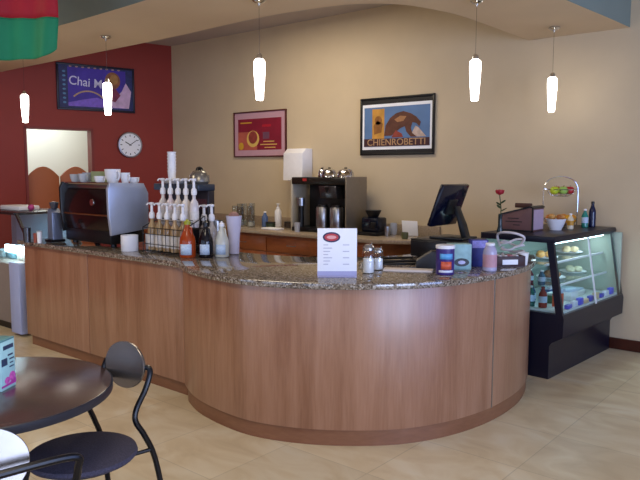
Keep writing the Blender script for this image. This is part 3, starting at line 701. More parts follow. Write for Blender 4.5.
for k in range(2):
    x = -.2 + k*.36
    g = MB().cyl((x, Y1+.04), .035, .30, .37, 18).build('group_head', M_chrome, t); MB().tube([(x, Y1+.05, .305), (x, Y1+.20, .29)], .013).build('portafilter_handle', M_blk, g)
# cups and boxes on the machine
def cup(x, y, z, r, h, label, m=None, grp='white cups on the espresso machine', name='coffee_cup'):
    straight = name in ('white_mug', 'steel_cup')
    t = empty(name, (x, y, z), label=label, cat='cup', group=grp)
    MB().lathe([(0, 0), (r*.93, 0), (r*.98, h*.04), (r, h), (r*.93, h), (r*.9, h*.08), (0, h*.06)] if straight else [(0, 0), (r*.55, 0), (r*.6, h*.06), (r*.95, h*.6), (r, h), (r*.93, h), (r*.86, h*.6), (r*.5, h*.1), (0, h*.08)], n=24).build('bowl', m or M_white, t)
    MB().tube([(r*.9, 0, h*.8), (r*1.35, 0, h*.8), (r*1.45, 0, h*.5), (r*1.2, 0, h*.3), (r*.85, 0, h*.35)], h*.06, 6, smooth=3).build('handle', m or M_white, t)
    return t
mz = Z + .536
M_glc = mat('greyish_glass_cup', 'b4b8c0', .1, noise=.05)
cup(-5.678, 3.301, mz, .052, .085, 'grey glass cup at the left end of the espresso machine top', M_glc)
cup(-5.584, 3.369, mz, .05, .10, 'glassy cup second from the left on the espresso machine', M_glc)
cup(-5.527, 3.288, mz, .045, .09, 'small glass cup left of the green box on the espresso machine', M_glc)
cup(-5.272, 3.294, mz, .05, .07, 'white cup right of the green box on the espresso machine')
cup(-5.149, 3.342, mz, .068, .13, 'large white cup near the silver end of the espresso machine')
cup(-5.045, 3.397, mz, .042, .10, 'white cup behind the large one on the espresso machine')
cup(-5.036, 3.478, mz, .048, .06, 'low white cup at the right rear of the espresso machine')
t = empty('green_box', (-5.404, 3.369, mz), label='pale green box among the cups on the espresso machine', cat='box')
MB().box(-.07, .07, -.04, .04, 0, .11, .004).build('carton', mat('pale_green_card', '98a47c', .6, noise=.06), t); MB().box(-.045, .045, -.0415, -.0402, .02, .065).build('printed_panel', mat('light_green_print', 'b0b894', .6, noise=.1), t)
# tall grey tube and steel cup at the far left end
t = empty('bean_grinder', (-5.850, 3.175, Z), label='slim grey coffee grinder standing left of the espresso machine', cat='grinder')
MB().prism([(-.055, -.07), (.055, -.07), (.055, .07), (-.055, .07)], 0, .025, bev=.006).build('base', M_blk, t)
MB().prism([(-.05, .025), (.05, .025), (.045, .27), (.0, .31), (-.035, .30)], -.05, .05, 'y', bev=.01).build('body', mat('blue_grey_enamel', '6c7488', .3, metal=.3, noise=.04), t)
MB().lathe([(.025, .30), (.03, .31), (.04, .35), (.04, .365), (0, .37)], n=22).build('hopper', mat('smoky_plastic', '40404a', .2, noise=.03), t)
for x, y, r, h, m_, l in ((-5.987, 2.977, .036, .135, M_dsteel, 'dark steel tumbler at the far left end of the counter'), (-5.982, 3.090, .028, .10, M_glc, 'greyish glass tumbler beside the dark steel tumbler'), (-5.916, 3.024, .022, .085, mat('rusty_red_plastic', '9a4a38', .4, noise=.05), 'rust red tumbler left of the espresso machine'), (-5.850, 3.024, .022, .10, M_white, 'narrow white tumbler at the machine corner')):
    o = MB().lathe([(0, 0), (r*.85, 0), (r, h), (r*.9, h), (r*.75, .006), (0, .006)], n=22).build('tumbler', m_, loc=(x, y, Z)); tag(o, l, 'tumbler')
# mugs right of the machine
_m = cup(-4.715, 3.20, Z, .070, .13, 'white mug on the counter nearest the espresso machine', grp='white mugs between machine and syrup rack', name='white_mug'); _m.rotation_euler = (0, 0, 2.4)
_m = cup(-4.655, 3.385, Z, .060, .13, 'white mug on the counter next to the syrup rack', grp='white mugs between machine and syrup rack', name='white_mug'); _m.rotation_euler = (0, 0, 2.4)
# syrup rack
rk = empty('syrup_rack', (-4.335, 3.336, Z), label='black wire two tier syrup rack standing on the counter', cat='rack')
b = MB()
for x in (-.245, .26):
    b.tube([(x, -.10, 0), (x, -.10, .20)], .004, 6).tube([(x, .12, 0), (x, .12, .30)], .004, 6).tube([(x, -.10, .20), (x, .12, .30)], .004, 6)
    b.tube([(x, -.10, .012), (x, .12, .012)], .004, 6).tube([(x, .01, .205), (x, .12, .205)], .004, 6).tube([(x, .01, .012), (x, .01, .25)], .004, 6)
for y, z in ((-.10, .012), (-.10, .07), (-.10, .20), (-.10, .15), (.01, .205), (.01, .27), (.12, .205), (.12, .30), (.12, .012), (.04, .012), (-.05, .012), (.01, .25)):
    b.tube([(-.245, y, z), (.245, y, z)], .0035, 6)
for k in range(1, 5): b.tube([(-.245+k*.098, -.10, .012), (-.245+k*.098, -.10, .20)], .003, 5)
for y in (.045, .085): b.tube([(-.245, y, .205), (.245, y, .205)], .0035, 6)
b.build('wire_frame', M_blk, rk)
def syrup(loc, col, label, grp):
    t = empty('syrup_bottle', loc, label=label, cat='syrup bottle', group=grp)
    MB().lathe([(0, 0), (.032, 0), (.036, .005), (.036, .17), (.03, .20), (.014, .225), (.013, .26), (0, .26)], n=18).build('body', mat('syrup_' + col, col, .12, noise=.03), t)
    MB().lathe([(.0365, .03), (.0372, .03), (.0372, .13), (.0365, .13)], n=18).build('paper_label', mat('label_' + col, {'8a5a30': 'c8b898', 'b8a890': 'dcd8d0'}.get(col, 'd8d2cc'), .5, noise=.12, nscale=60), t)
    pu = MB().lathe([(0, .255), (.02, .255), (.024, .275), (.02, .30), (.011, .31), (.010, .36), (.020, .368), (.020, .382), (0, .386)], n=14).build('pump', M_white, t)
    MB().tube([(0, 0, .376), (0, -.035, .378), (0, -.05, .364)], .006, 6).build('nozzle', M_white, pu)
    return t
ord_ = ['leftmost', 'second from left', 'middle', 'second from right', 'rightmost']
for k in range(5):
    x = -4.335 - .196 + k*.098
    syrup((x, 3.336-.045, Z+.016), ['a88c64', '9c8460', 'a08058', 'b09470', '8c7454'][k], ord_[k] + ' pump syrup bottle on the lower tier of the rack', 'syrup bottles on the lower tier')
    syrup((x, 3.336+.068, Z+.209), ['d0c4bc', 'd8c8c8', 'ccc0b4', 'd8d0c8', 'd0c8c8'][k], ord_[k] + ' pump syrup bottle on the upper tier of the rack', 'syrup bottles on the upper tier')
# big pump bottle behind, sauce bottles in front
def sauce(x, y, r, h, m_, cap, label, lab):
    t = empty('sauce_bottle', (x, y, Z), label=label, cat='sauce bottle')
    MB().lathe([(0, 0), (r*.92, 0), (r, .008), (r, h*.38), (r*.93, h*.50), (r*.5, h*.72), (r*.32, h*.80), (r*.32, h*.9), (0, h*.9)], n=24).build('body', m_, t)
    MB().lathe([(0, h*.86), (r*.4, h*.86), (r*.4, h*.94), (r*.16, h*.97), (r*.12, h), (0, h)], n=18).build('cap', cap, t)
    arcpatch(r*1.012, -1.7, -.2, h*.08, h*.36, lab, 'paper_label', t)
    # ear handle at the neck
    MB().tube([(r*.3, 0, h*.8), (r*.75, 0, h*.78), (r*.85, 0, h*.62)], r*.09, 6, smooth=3).build('handle', m_, t)
sauce(-4.03, 3.245, .062, .29, mat('caramel_orange_sauce', '9c3c14', .12, noise=.05), mat('green_yellow_cap', '9a9c24', .4, noise=.03), 'orange caramel sauce bottle with a yellow green cap on the counter', M_labw)
sauce(-3.938, 3.345, .055, .28, mat('black_chocolate_sauce', '100c14', .1, noise=.03), M_blk, 'black chocolate sauce bottle between the orange and white bottles', M_labw)
sauce(-3.864, 3.440, .055, .27, mat('white_chocolate_sauce', 'c4c4b8', .2, noise=.03), M_white, 'white chocolate sauce bottle right of the black one', M_labw)
t = empty('milk_pitcher', (-3.931, 3.629, Z), label='tall flared white pitcher at the end of the sauce bottles', cat='pitcher')
MB().lathe([(0, 0), (.038, 0), (.04, .006), (.044, .12), (.062, .29), (.064, .30), (.057, .30), (.04, .12), (.034, .01), (0, .01)], n=26).build('body', mat('lilac_white_plastic', 'ccc8dc', .3, noise=.02), t)
MB().ball((0, 0, .30), .042, (1, 1, .8), 14).build('crumpled_napkin', mat('brown_napkin', '9c7468', .7, noise=.2, nscale=50), t)
syr = syrup((-4.177, 3.534, Z+.0), 'c8bcb0', 'loose pump bottle behind the orange caramel bottle', 'loose pump bottles'); syr.scale = (1.1, 1.1, 1.0)
syr = syrup((-4.063, 3.515, Z+.0), 'b8b0a8', 'loose pump bottle behind the black chocolate bottle', 'loose pump bottles'); syr.scale = (1.1, 1.1, 1.02)
bottle('honey_bottle', (-4.035, 3.675, Z), .035, .27, mat('amber_honey', '9c6a1c', .15, noise=.05), M_blk, 'amber honey bottle behind the white pitcher', 'bottle', nr=.6)
cup(-4.177, 3.667, Z, .06, .25, 'grey steel tall cup behind the sauce bottles', M_steel, 'tall steel cup', 'steel_cup')
# dark appliance behind the rack with tray, cups and dome
t = empty('drip_brewer', (-4.517, 3.619, Z), label='dark coffee brewer standing behind the syrup rack', cat='coffee brewer')
MB().box(-.30, .27, -.09, .09, 0, .05, .006).build('base', M_blk, t)
MB().box(-.30, .27, .02, .09, .05, .49, .006).build('column', mat('dark_brown_enamel', '231c22', .3, noise=.05), t)
MB().box(-.31, .28, -.09, .09, .49, .545, .008).build('head', mat('slate_enamel', '2c3440', .3, noise=.05), t)
MB().box(.12, .25, .012, .02, .34, .42).build('control_panel', mat('maroon_panel', '4c1c22', .3, noise=.05), t)
t = empty('white_tray', (-4.593, 3.610, Z+.546), label='flared white tray on the dark brewer under the cup stack', cat='tray')
MB().lathe([(0, 0), (.10, 0), (.145, .028), (.145, .034), (.10, .006), (0, .006)], n=30).build('tray_body', M_white, t)
t0 = Z+.556
for k in range(7):
    o = MB().lathe([(0, 0), (.029, 0), (.035, .09), (.039, .092), (.039, .098), (.0347, .096), (.0284, .004), (0, .004)], n=20).build('paper_cup', M_white, loc=(-4.687, 3.619, t0 + k*.0265))
    tag(o, 'white paper cup in the tall stack on the white tray, ' + ['lowest', 'second from below', 'third from below', 'middle one', 'third from the top', 'second from the top', 'topmost'][k], 'cup', 'paper cups stacked behind the syrups')
t = empty('kettle', (-4.328, 3.619, Z+.546), label='grey domed kettle with a black knob right of the cup stack', cat='kettle')
MB().lathe([(0, 0), (.07, 0), (.085, .02), (.08, .07), (.055, .10), (.03, .112), (0, .115)], n=28).build('body', mat('pewter', '8c8880', .25, metal=.7, noise=.05), t)
MB().lathe([(0, .113), (.012, .114), (.018, .125), (.012, .135), (0, .136)], n=16).build('knob', M_blk, t)
MB().tube([(-.04, 0, .10), (-.03, 0, .128), (0, 0, .135), (.03, 0, .128), (.04, 0, .10)], .006, 8, smooth=4).build('handle', M_blk, t)

# ------------------------------------------------------------------ back worktop things
ZB = .9346
jp = None
for k, (x, y, h) in enumerate(((-6.60, 6.12, .26), (-6.49, 6.18, .29), (-6.42, 6.05, .25), (-6.33, 6.16, .30), (-6.25, 6.06, .27), (-6.68, 6.28, .28))):
    t = empty('glass_jar', (x, y, ZB), label=['leftmost front', 'second', 'short third', 'tall fourth', 'rightmost', 'rear left'][k] + ' tall clear glass jar in the cluster on the back worktop', cat='jar', group='tall glass jars on the back worktop')
    MB().lathe([(0, 0), (.042, 0), (.045, .005), (.045, h), (.040, h), (.040, .012), (0, .012)], n=20).build('glass', M_jarglass, t)
    MB().lathe([(0, .013), (.038, .013), (.038, h*.22), (0, h*.22)], n=18).build('contents', mat('jar_fill_%d' % (k % 3), ['b4b6bc', 'c4c0b4', '9ca0ac'][k % 3], .7, noise=.3, nscale=120), t)
bottle('blue_bottle', (-6.13, 6.20, ZB), .042, .20, mat('slate_blue_plastic', '50648c', .25, noise=.05), M_white, 'slate blue bottle right of the glass jars on the back worktop', 'bottle')
t = empty('soap_dispenser', (-6.02, 6.33, ZB), label='white pump soap dispenser below the pink picture', cat='soap dispenser')
MB().lathe([(0, 0), (.042, 0), (.045, .01), (.045, .20), (.03, .225), (0, .225)], n=22).build('body', M_white, t)
MB().lathe([(0, .22), (.025, .22), (.025, .25), (.012, .255), (.01, .285), (.025, .29), (.025, .30), (0, .30)], n=16).build('pump', M_white, t); 
o = MB().box(-.13, .13, -.07, .07, 0, .018, .003).build('paper_stack', M_paper, loc=(-5.80, 6.0, ZB)); tag(o, 'white papers lying on the back worktop left of the brewer', 'papers')
for x, y, l, cc in ((-5.98, 6.15, 'dark green', '33402c'), (-5.82, 6.32, 'dark brown', '3c3028')):
    t = empty('storage_tin', (x, y, ZB), label='low ' + l + ' tin beside the white soap dispenser', cat='tin'); MB().cyl((0, 0), .06, 0, .06, 20).build('body', mat('tin_' + cc, cc, .4, noise=.1), t); MB().cyl((0, 0), .062, .06, .075, 20).build('lid', M_blk, t)
# towel dispenser on wall
t = empty('towel_dispenser', (-5.76, WY, 1.535), label='white paper towel dispenser mounted on the tan wall', cat='towel dispenser')
MB().prism([(-.20, 0), (-.0, 0), (-.0, .40), (-.12, .40), (-.19, .34)], -.165, .165, 'x', bev=.012).build('cover', M_white, t)
MB().box(-.12, .12, -.16, -.06, -.006, .004).build('slot', M_dsteel, t)
# brewer
t = empty('coffee_brewer', (-4.95, 6.18, ZB), label='large black and steel twin coffee brewer on the back worktop', cat='coffee brewer')
MB().box(-.54, .28, -.17, .20, 0, .05, .006).build('base', M_blk, t)
MB().box(-.42, .20, .02, .20, .05, .62, .006).build('column', M_blk, t)
MB().box(-.54, .28, -.17, .20, .56, .645, .008).build('head', mat('dark_bronze_enamel', '1e1b18', .25, noise=.05), t)
MB().box(.281, .30, -.18, .21, .0, .65, .004).build('side_panel', mat('warm_steel_panel', '8a8070', .35, metal=.5, noise=.04), t)
MB().box(-.575, -.545, -.15, .20, .0, .62, .004).build('side_panel', mat('ivory_panel', 'b4ac9c', .4, noise=.03), t)
MB().prism([(-.10, .40), (.15, .40), (.13, .55), (-.13, .55)], -.16, .02, 'y', bev=.01).build('brew_basket', M_dsteel, t)
MB().lathe([(0, 0), (.05, .0), (.07, .10), (.072, .11), (0, .11)], n=22).xf(Matrix.Translation((-.0, -.10, .42))).build('funnel', M_blk, t)
MB().cyl((-.44, -.11), .05, .30, .40, 22).build('dial', M_steel, t)
MB().cyl((-.44, -.11), .035, .05, .30, 18).build('water_tap', M_blk, t)
MB().box(-.36, -.30, -.175, -.168, .60, .63).build('control_panel', mat('red_switch', 'a02828', .4, noise=.03), t)
for i, (x, lb) in enumerate(((-5.05, 'left'), (-4.84, 'right'))):
    t = empty('thermal_carafe', (x, 6.065, ZB+.051), label='tall steel thermal carafe, ' + lb + ' one of the pair under the brewer', cat='carafe', group='steel carafes in the brewer')
    MB().lathe([(0, 0), (.075, 0), (.078, .01), (.078, .235), (.07, .25), (0, .255)], n=28).build('body', M_steel, t)
    MB().lathe([(0, .25), (.06, .25), (.055, .275), (0, .28)], n=20).build('lid', M_blk, t)
    MB().tube([(.0, .07, .23), (.0, .10, .22), (.0, .10, .08), (.0, .07, .06)], .010, 8, smooth=3).build('handle', M_blk, t)
for x, y, r, l in ((-5.00, 6.13, .095, 'left'), (-4.77, 6.14, .10, 'right'), (-5.17, 6.2, .05, 'small far left')):
    t = empty('steel_bowl', (x, y, ZB+.646), label=l + ' shiny steel bowl upturned on the coffee brewer', cat='bowl', group='steel bowls on the brewer')
    MB().lathe([(r, 0), (r*1.03, .004), (r*.95, .05), (r*.7, .085), (r*.35, .10), (0, .10)], n=26).build('bowl', M_chrome, t)
    MB().lathe([(0, .10), (.015, .10), (.02, .11), (0, .115)], n=12).build('knob', M_blk, t)
t = empty('paper_cup', (-5.33, 5.93, ZB), label='small translucent cup in front of the coffee brewer', cat='cup')
MB().lathe([(0, 0), (.03, 0), (.04, .11), (.036, .11), (.027, .006), (0, .006)], n=20).build('cup_body', M_glc, t)
# black grinder to the right of brewer
t = empty('burr_grinder', (-4.42, 6.20, ZB), label='squat black coffee grinder right of the big brewer', cat='grinder')
MB().box(-.13, .13, -.12, .12, 0, .04, .006).build('base', M_blk, t)
MB().box(-.11, .12, -.08, .10, .04, .20, .02).build('body', mat('black_navy_enamel', '0c1424', .2, noise=.05), t)
MB().lathe([(.05, .20), (.06, .21), (.09, .27), (.09, .28), (0, .285)], n=22).build('hopper', M_blk, t)
MB().box(.04, .10, -.115, -.08, .09, .15, .006).build('spout', M_blk, t)
t = empty('white_notice', (-4.04, 6.38, ZB), label='white card propped on the back worktop left of the monitor', cat='sign')
MB().box(-.10, .10, -.004, .004, .004, .17, .001).xf(Matrix.Rotation(R(8), 4, 'X')).build('card', M_paper, t); MB().box(-.03, .03, -.03, .03, 0, .006).build('foot', M_steel, t)
for k, (x, y, r, h, m_, l) in enumerate(((-4.20, 6.16, .034, .11, M_steel, 'small steel creamer jug left of the white card'), (-4.28, 6.40, .045, .13, M_glc, 'grey glass tumbler on the back worktop near the white card'), (-4.60, 6.42, .05, .12, mat('olive_ceramic', '5c6040', .4, noise=.05), 'olive green pot at the wall behind the black grinder'), (-3.90, 6.05, .04, .07, mat('olive_ceramic', '5c6040', .4), 'low olive pot at the right end of the back worktop'))):
    o = MB().lathe([(0, 0), (r*.8, 0), (r, h*.5), (r*.9, h), (r*.8, h), (r*.85, h*.5), (0, .01)], n=22).build('small_pot', m_, loc=(x, y, ZB)); tag(o, l, 'pot')

# ------------------------------------------------------------------ pictures
def poster(name, x0, x1, z0, z1, y, fw_, mf, mm, mw, label):
    t = empty(name, ((x0+x1)/2, y, z0), label=label, cat='picture')
    hw, h = (x1-x0)/2, z1-z0; b = MB()
    b.box(-hw, hw, -.03, -.004, 0, fw_, .003).box(-hw, hw, -.03, -.004, h-fw_, h, .003).box(-hw, -hw+fw_, -.03, -.004, fw_, h-fw_, .003).box(hw-fw_, hw, -.03, -.004, fw_, h-fw_, .003)
    b.build('frame', mf, t)
    MB().box(-hw+.005, hw-.005, -.018, -.001, .005, h-.005).build('mat_board', mm, t)
    return t, hw, h
def shape(poly, y, m, nm, par, th=.0006):
    return MB().prism(poly, y-th, y, 'y').build(nm, m, par)
def ell(cx, cz, rx, rz_, n=24, a0=0, a1=2*PI):
    return [(cx+rx*math.cos(a0+(a1-a0)*k/n), cz+rz_*math.sin(a0+(a1-a0)*k/n)) for k in range(n)]
def bx_(x0, x1, z0, z1): return [(x0, z0), (x1, z0), (x1, z1), (x0, z1)]
# pink framed picture
t, hw, h = poster('framed_picture', -7.02, -6.03, 1.84, 2.455, WY, .018, mat('dark_red_frame', '50201c', .4, noise=.08), mat('pink_mat_board', 'c096a2', .6, noise=.03), None, 'pink matted picture of a round pastry in a thin dark red frame')
y = -.0182
shape(bx_(-hw+.085, hw-.085, .095, h-.10), y, mat('crimson_print', '821c30', .5, noise=.12, nscale=6), 'print', t)
shape(bx_(-hw+.085, -.04, .095, .34), y-.001, mat('rose_print', 'b05848', .5, noise=.15, nscale=10), 'print_shape', t)
shape(ell(-.12, .245, .12, .11), y-.002, mat('pale_yellow_print', 'd4b05c', .5, noise=.1), 'print_shape', t)
shape(ell(-.12, .265, .085, .085), y-.003, mat('brown_red_print', '8c3c34', .5, noise=.2, nscale=20), 'print_shape', t)
shape(ell(-.35, .15, .05, .05), y-.002, mat('yellow_print', 'c89a30', .5, noise=.1), 'print_shape', t)
shape(bx_(.06, .22, .40, .43), y-.002, mat('bright_red_print', 'b02030', .5, noise=.1), 'print_line', t)
shape(bx_(.07, .19, .24, .33), y-.002, mat('mauve_print', '6c4458', .5, noise=.1), 'print_shape', t)
for k, (a, c) in enumerate(((.08, .28), (.02, .33), (.10, .30))): shape(bx_(a, c, .20-.04*k, .212-.04*k), y-.002, MATS['pale_yellow_print'], 'print_line', t)
shape(bx_(-.36, -.14, .455, .472), y-.002, MATS['yellow_print'], 'print_line', t)
# dog poster
t, hw, h = poster('framed_poster', -4.83, -3.83, 1.835, 2.495, WY, .022, mat('black_frame', '141414', .4, noise=.04), mat('black_mat_board', '1a1a1c', .5, noise=.03), None, 'black framed vintage style poster with a brown crouching animal on a blue ground')
y = -.0185
shape(bx_(-hw+.03, hw-.03, .065, h-.075), y, M_paper, 'print_border', t)
y -= .001
Lx, Rx, Bz, Tz = -hw+.055, hw-.055, .10, h-.11
shape(bx_(Lx, Rx, Bz, Tz), y, mat('sky_blue_poster', '5878a4', .5, noise=.12, nscale=5), 'print', t)
y -= .001
M_bd = mat('poster_brown', '5a3426', .5, noise=.3, nscale=14); M_gold = mat('poster_gold', 'c08c3c', .5, noise=.2, nscale=12)
shape(bx_(-.33, -.16, Bz+.09, Tz-.02), y, M_gold, 'print_shape', t)
shape(ell(-.245, .40, .05, .05), y-.001, mat('poster_ochre', '8c5a28', .5, noise=.2), 'print_shape', t)
shape([(-.30, .24), (-.20, .26), (-.18, .36), (-.26, .40), (-.31, .34)], y-.001, MATS['poster_ochre'], 'print_shape', t)
body = [(-.16, .22), (-.14, .34), (-.08, .42), (.0, .47), (.10, .49), (.20, .46), (.27, .42), (.33, .36), (.31, .31), (.27, .35), (.22, .36), (.20, .30), (.22, .24), (.28, .20), (.20, .20), (.14, .26), (.12, .32), (.06, .30), (.0, .26), (-.06, .22)]
shape(body, y-.002, M_bd, 'animal_shape', t)
shape([(-.02, .40), (.06, .44), (.14, .43), (.10, .38), (.02, .37)], y-.003, mat('poster_tan', 'a87850', .5, noise=.2), 'print_shape', t)
shape([(.20, .22), (.26, .32), (.30, .30), (.36, .24), (.40, .20), (.20, .20)], y-.0015, mat('poster_pale', 'b8a498', .5, noise=.2), 'print_shape', t)
shape([(-.06, .20), (.0, .28), (.08, .24), (.10, .20)], y-.003, mat('poster_brick', '8c3c30', .5, noise=.2), 'print_shape', t)
shape(bx_(Lx, Rx, Bz, Bz+.09), y-.0035, mat('poster_maroon_band', '40222a', .5, noise=.1), 'title_band', t)
text('CHIENROBETTI', .105, mat('poster_letter_gold', 'b08c64', .5, noise=.1), t, (0, y-.0045, Bz+.045), FRONT, xs=1.10)
shape(bx_(-hw+.02, hw-.02, .022, .062), -.0183, MATS['black_mat_board'], 'lower_margin', t)

# chai poster and clock on the red wall
def on_left(name, tt, z, label, cat):
    p = lw(tt, 0, z)
    return empty(name, p, R(77)-PI/2 + PI/2 - R(0) - 0, label, cat)
rzL = math.atan2(ldir.y, ldir.x) + PI        # local +x runs along the wall towards the corner, local -y into the room
cp0, cp1 = .60, 1.70
t = empty('chai_poster', lw((cp0+cp1)/2, 0, 2.49), rzL, label='purple framed chai advertising poster on the red wall', cat='picture')
hw, h = (cp1-cp0)/2, .635
b = MB(); f_ = .028
b.box(-hw, hw, -.03, -.004, 0, f_, .003).box(-hw, hw, -.03, -.004, h-f_, h, .003).box(-hw, -hw+f_, -.03, -.004, f_, h-f_, .003).box(hw-f_, hw, -.03, -.004, f_, h-f_, .003)
b.build('frame', mat('navy_black_frame', '0e0e24', .4, noise=.05), t)
MB().box(-hw+.005, hw-.005, -.016, -.002, .005, h-.005).build('print', mat('deep_blue_border_print', '20285c', .5, noise=.25, nscale=25), t)
y = -.0165
shape(bx_(-.40, .42, .055, h-.05), y, mat('purple_print', '40289c', .5, noise=.25, nscale=4), 'print_shape', t)
shape([(-.40, .055), (.30, .055), (.30, .10), (.0, .19), (-.2, .15), (-.40, .10)], y-.001, mat('violet_print', '7c5cc8', .5, noise=.15), 'print_shape', t)
shape(ell(.23, .44, .11, .12), y-.002, mat('brown_orange_print', '8c5434', .5, noise=.3, nscale=20), 'print_shape', t)
shape(ell(.25, .46, .06, .07), y-.003, mat('amber_print', 'a8783c', .5, noise=.2), 'print_shape', t)
shape([(.12, .06), (.46, .06), (.50, .30), (.42, .42), (.36, .30), (.26, .20), (.14, .14)], y-.0025, mat('pale_pink_print', 'c8a8c8', .5, noise=.2, nscale=9), 'print_shape', t)
shape([(.14, .18), (.26, .14), (.34, .24), (.26, .34), (.16, .30)], y-.0035, mat('wine_print', '7c2848', .5, noise=.3, nscale=16), 'print_shape', t)
arc_o = [(-.12+.30*math.cos(a), -.02+.30*math.sin(a)*1.0) for a in [R(135-9*k) for k in range(11)]]
arc_i = [(-.12+.28*math.cos(a), -.02+.28*math.sin(a)*1.0) for a in [R(135-9*k) for k in range(11)]]
shape(arc_o + arc_i[::-1], y-.002, mat('gold_lettering_band', 'b89870', .5, noise=.2, nscale=40), 'subtitle_arc', t)
text('Chai Ma', .17, mat('pale_letter_print', 'd8d4ec', .5, noise=.02), t, (-.12, y-.003, .385), FRONT @ Matrix.Rotation(R(-4), 3, 'Z'), xs=.95)
for k in range(8): shape(ell(-.45, .10+.06*k, .022, .014), y-.001, mat('blue_dot_print', '5080a8', .5, noise=.2), 'border_motif', t)
for k in range(9): shape(ell(-.36+.085*k, h-.042, .02, .01), y-.001, mat('peach_dot_print', 'a88478', .5, noise=.2), 'border_motif', t)

t = empty('wall_clock', lw(.69, .0, 2.03), rzL, label='round silver rimmed wall clock with a white face on the red wall', cat='clock')
Mx = Matrix.Translation((0, 0, 0)) @ Matrix.Rotation(PI/2, 4, 'X')
MB().lathe([(0, .001), (.185, .001), (.19, .02), (.18, .045), (.165, .046), (.160, .03), (0, .03)], n=40).xf(Mx).build('rim', M_steel, t)
MB().lathe([(0, .030), (.161, .030), (.161, .033), (0, .033)], n=40).xf(Mx).build('face', M_paper, t)
b = MB()
for k in range(12):
    a = k*PI/6
    old = set(b.b.verts); b.box(-.005, .005, -.0355, -.0335, .12, .148)
    for v in set(b.b.verts) - old: v.co = Matrix.Rotation(a, 3, 'Y') @ v.co
b.build('hour_marks', M_blk, t)
MB().box(-.006, .006, -.038, -.036, -.02, .085).xf(Matrix.Rotation(R(-60), 4, 'Y')).build('hour_hand', M_blk, t)
MB().box(-.004, .004, -.040, -.038, -.02, .125).xf(Matrix.Rotation(R(55), 4, 'Y')).build('minute_hand', M_blk, t)

# cafe swing doors in the doorway
def leaf(t0, t1, hinge, label):
    wdt = t1-t0; t = empty('swing_door', lw((t0+t1)/2, -.07, .10), rzL, label=label, cat='door', group='pair of swing doors')
    s = 1
    top = [(-wdt/2+wdt*k/16, 1.44 + .17*math.sin(PI*(.06+.88*k/16))**1.0) for k in range(17)]
    MB().prism([(-wdt/2, 0), (wdt/2, 0)] + top[::-1], -.018, .018, 'y', bev=.004).build('leaf', M_orange, t)
    MB().box(-wdt*.42, wdt*.42, -.024, -.018, .12, .30, .002).build('kick_plate', mat('brown_kick_plate', '7c4020', .4, noise=.05), t)
    for z in (.35, 1.15): MB().box(hinge*wdt/2-.02, hinge*wdt/2+.008, -.03, .022, z, z+.10, .004).build('hinge', M_steel, t)
    return t
mt = (D0+D1)/2
leaf(D0+.035, mt-.01, 1, 'right terracotta cafe swing door with a rounded top in the doorway')
lf = leaf(mt+.01, D1-.035, -1, 'left terracotta cafe swing door with a rounded top in the doorway')

# ------------------------------------------------------------------ left refrigerated case
t = empty('refrigerated_case', (-7.1, 3.6, 0), label='small lit refrigerated glass case beyond the left end of the counter', cat='display case')
MB().box(-8.3, -6.50, 3.20, 3.95, .08, .70, .01).build('base', mat('taupe_case_panel', '8c8078', .5, noise=.03), t, world=True)
MB().box(-8.25, -6.54, 3.24, 3.90, 0, .08).build('plinth', M_blk, t, world=True)
MB().box(-6.68, -6.47, 3.12, 3.198, .03, .74, .008).build('corner_panel', mat('pale_blue_panel', 'a8b4dc', .4, noise=.02), t, world=True)
MB().box(-8.3, -6.90, 3.30, 3.95, 1.19, 1.215, .004).build('top', M_dsteel, t, world=True)
MB().prism([(-6.92, 1.19), (-6.90, 1.21), (-6.47, .72), (-6.49, .70)], 3.32, 3.345, 'y').prism([(-6.92, 1.19), (-6.90, 1.21), (-6.47, .72), (-6.49, .70)], 3.92, 3.945, 'y').build('slanted_frame', M_dsteel, t, world=True)
MB().prism([(-6.915, 1.19), (-6.909, 1.195), (-6.48, .712), (-6.486, .70)], 3.345, 3.92, 'y').build('slanted_glass', M_pane, t, world=True)
MB().box(-8.28, -6.92, 3.325, 3.331, .70, 1.19).build('side_glass', M_pane, t, world=True)
MB().box(-8.28, -6.92, 3.925, 3.94, .70, 1.19).build('rear_panel', M_silver, t, world=True)
MB().box(-7.25, -6.85, 3.35, 3.40, .78, .86, .01).build('light_tube', M_tube, t, world=True)
area('case_light', (-7.3, 3.52, 1.17), (0, 0, 0), .8, .1, 3, (.45, .80, 1))
for k, (x, cc, nm) in enumerate(((-7.5, 'c8dce4', 'pale blue'), (-7.25, '7ca8b8', 'steel blue'), (-7.0, 'd0d8d0', 'off white'), (-6.75, '9cb8c8', 'light blue'))):
    o = MB().box(-.09, .09, -.10, .10, 0, .08, .01).build('food_tub', mat('tub_' + cc, cc, .3, noise=.25, nscale=30), loc=(x, 3.50, .7008)); tag(o, nm + ' food tub inside the small refrigerated case', 'tub', 'tubs in the refrigerated case')
b = MB().box(-.22, .22, -.12, .12, 0, .05, .012).build('white_container', M_white, loc=(-7.42, 3.62, 1.2155)); tag(b, 'white lidded container on top of the small refrigerated case', 'container')
b = MB().ball((0, 0, .035), .035, (1, 1, 1), 12).build('pink_ornament', mat('magenta_plastic', 'b04080', .4, noise=.05), loc=(-7.12, 3.6, 1.2155)); tag(b, 'small magenta ball beside the white container', 'ornament')

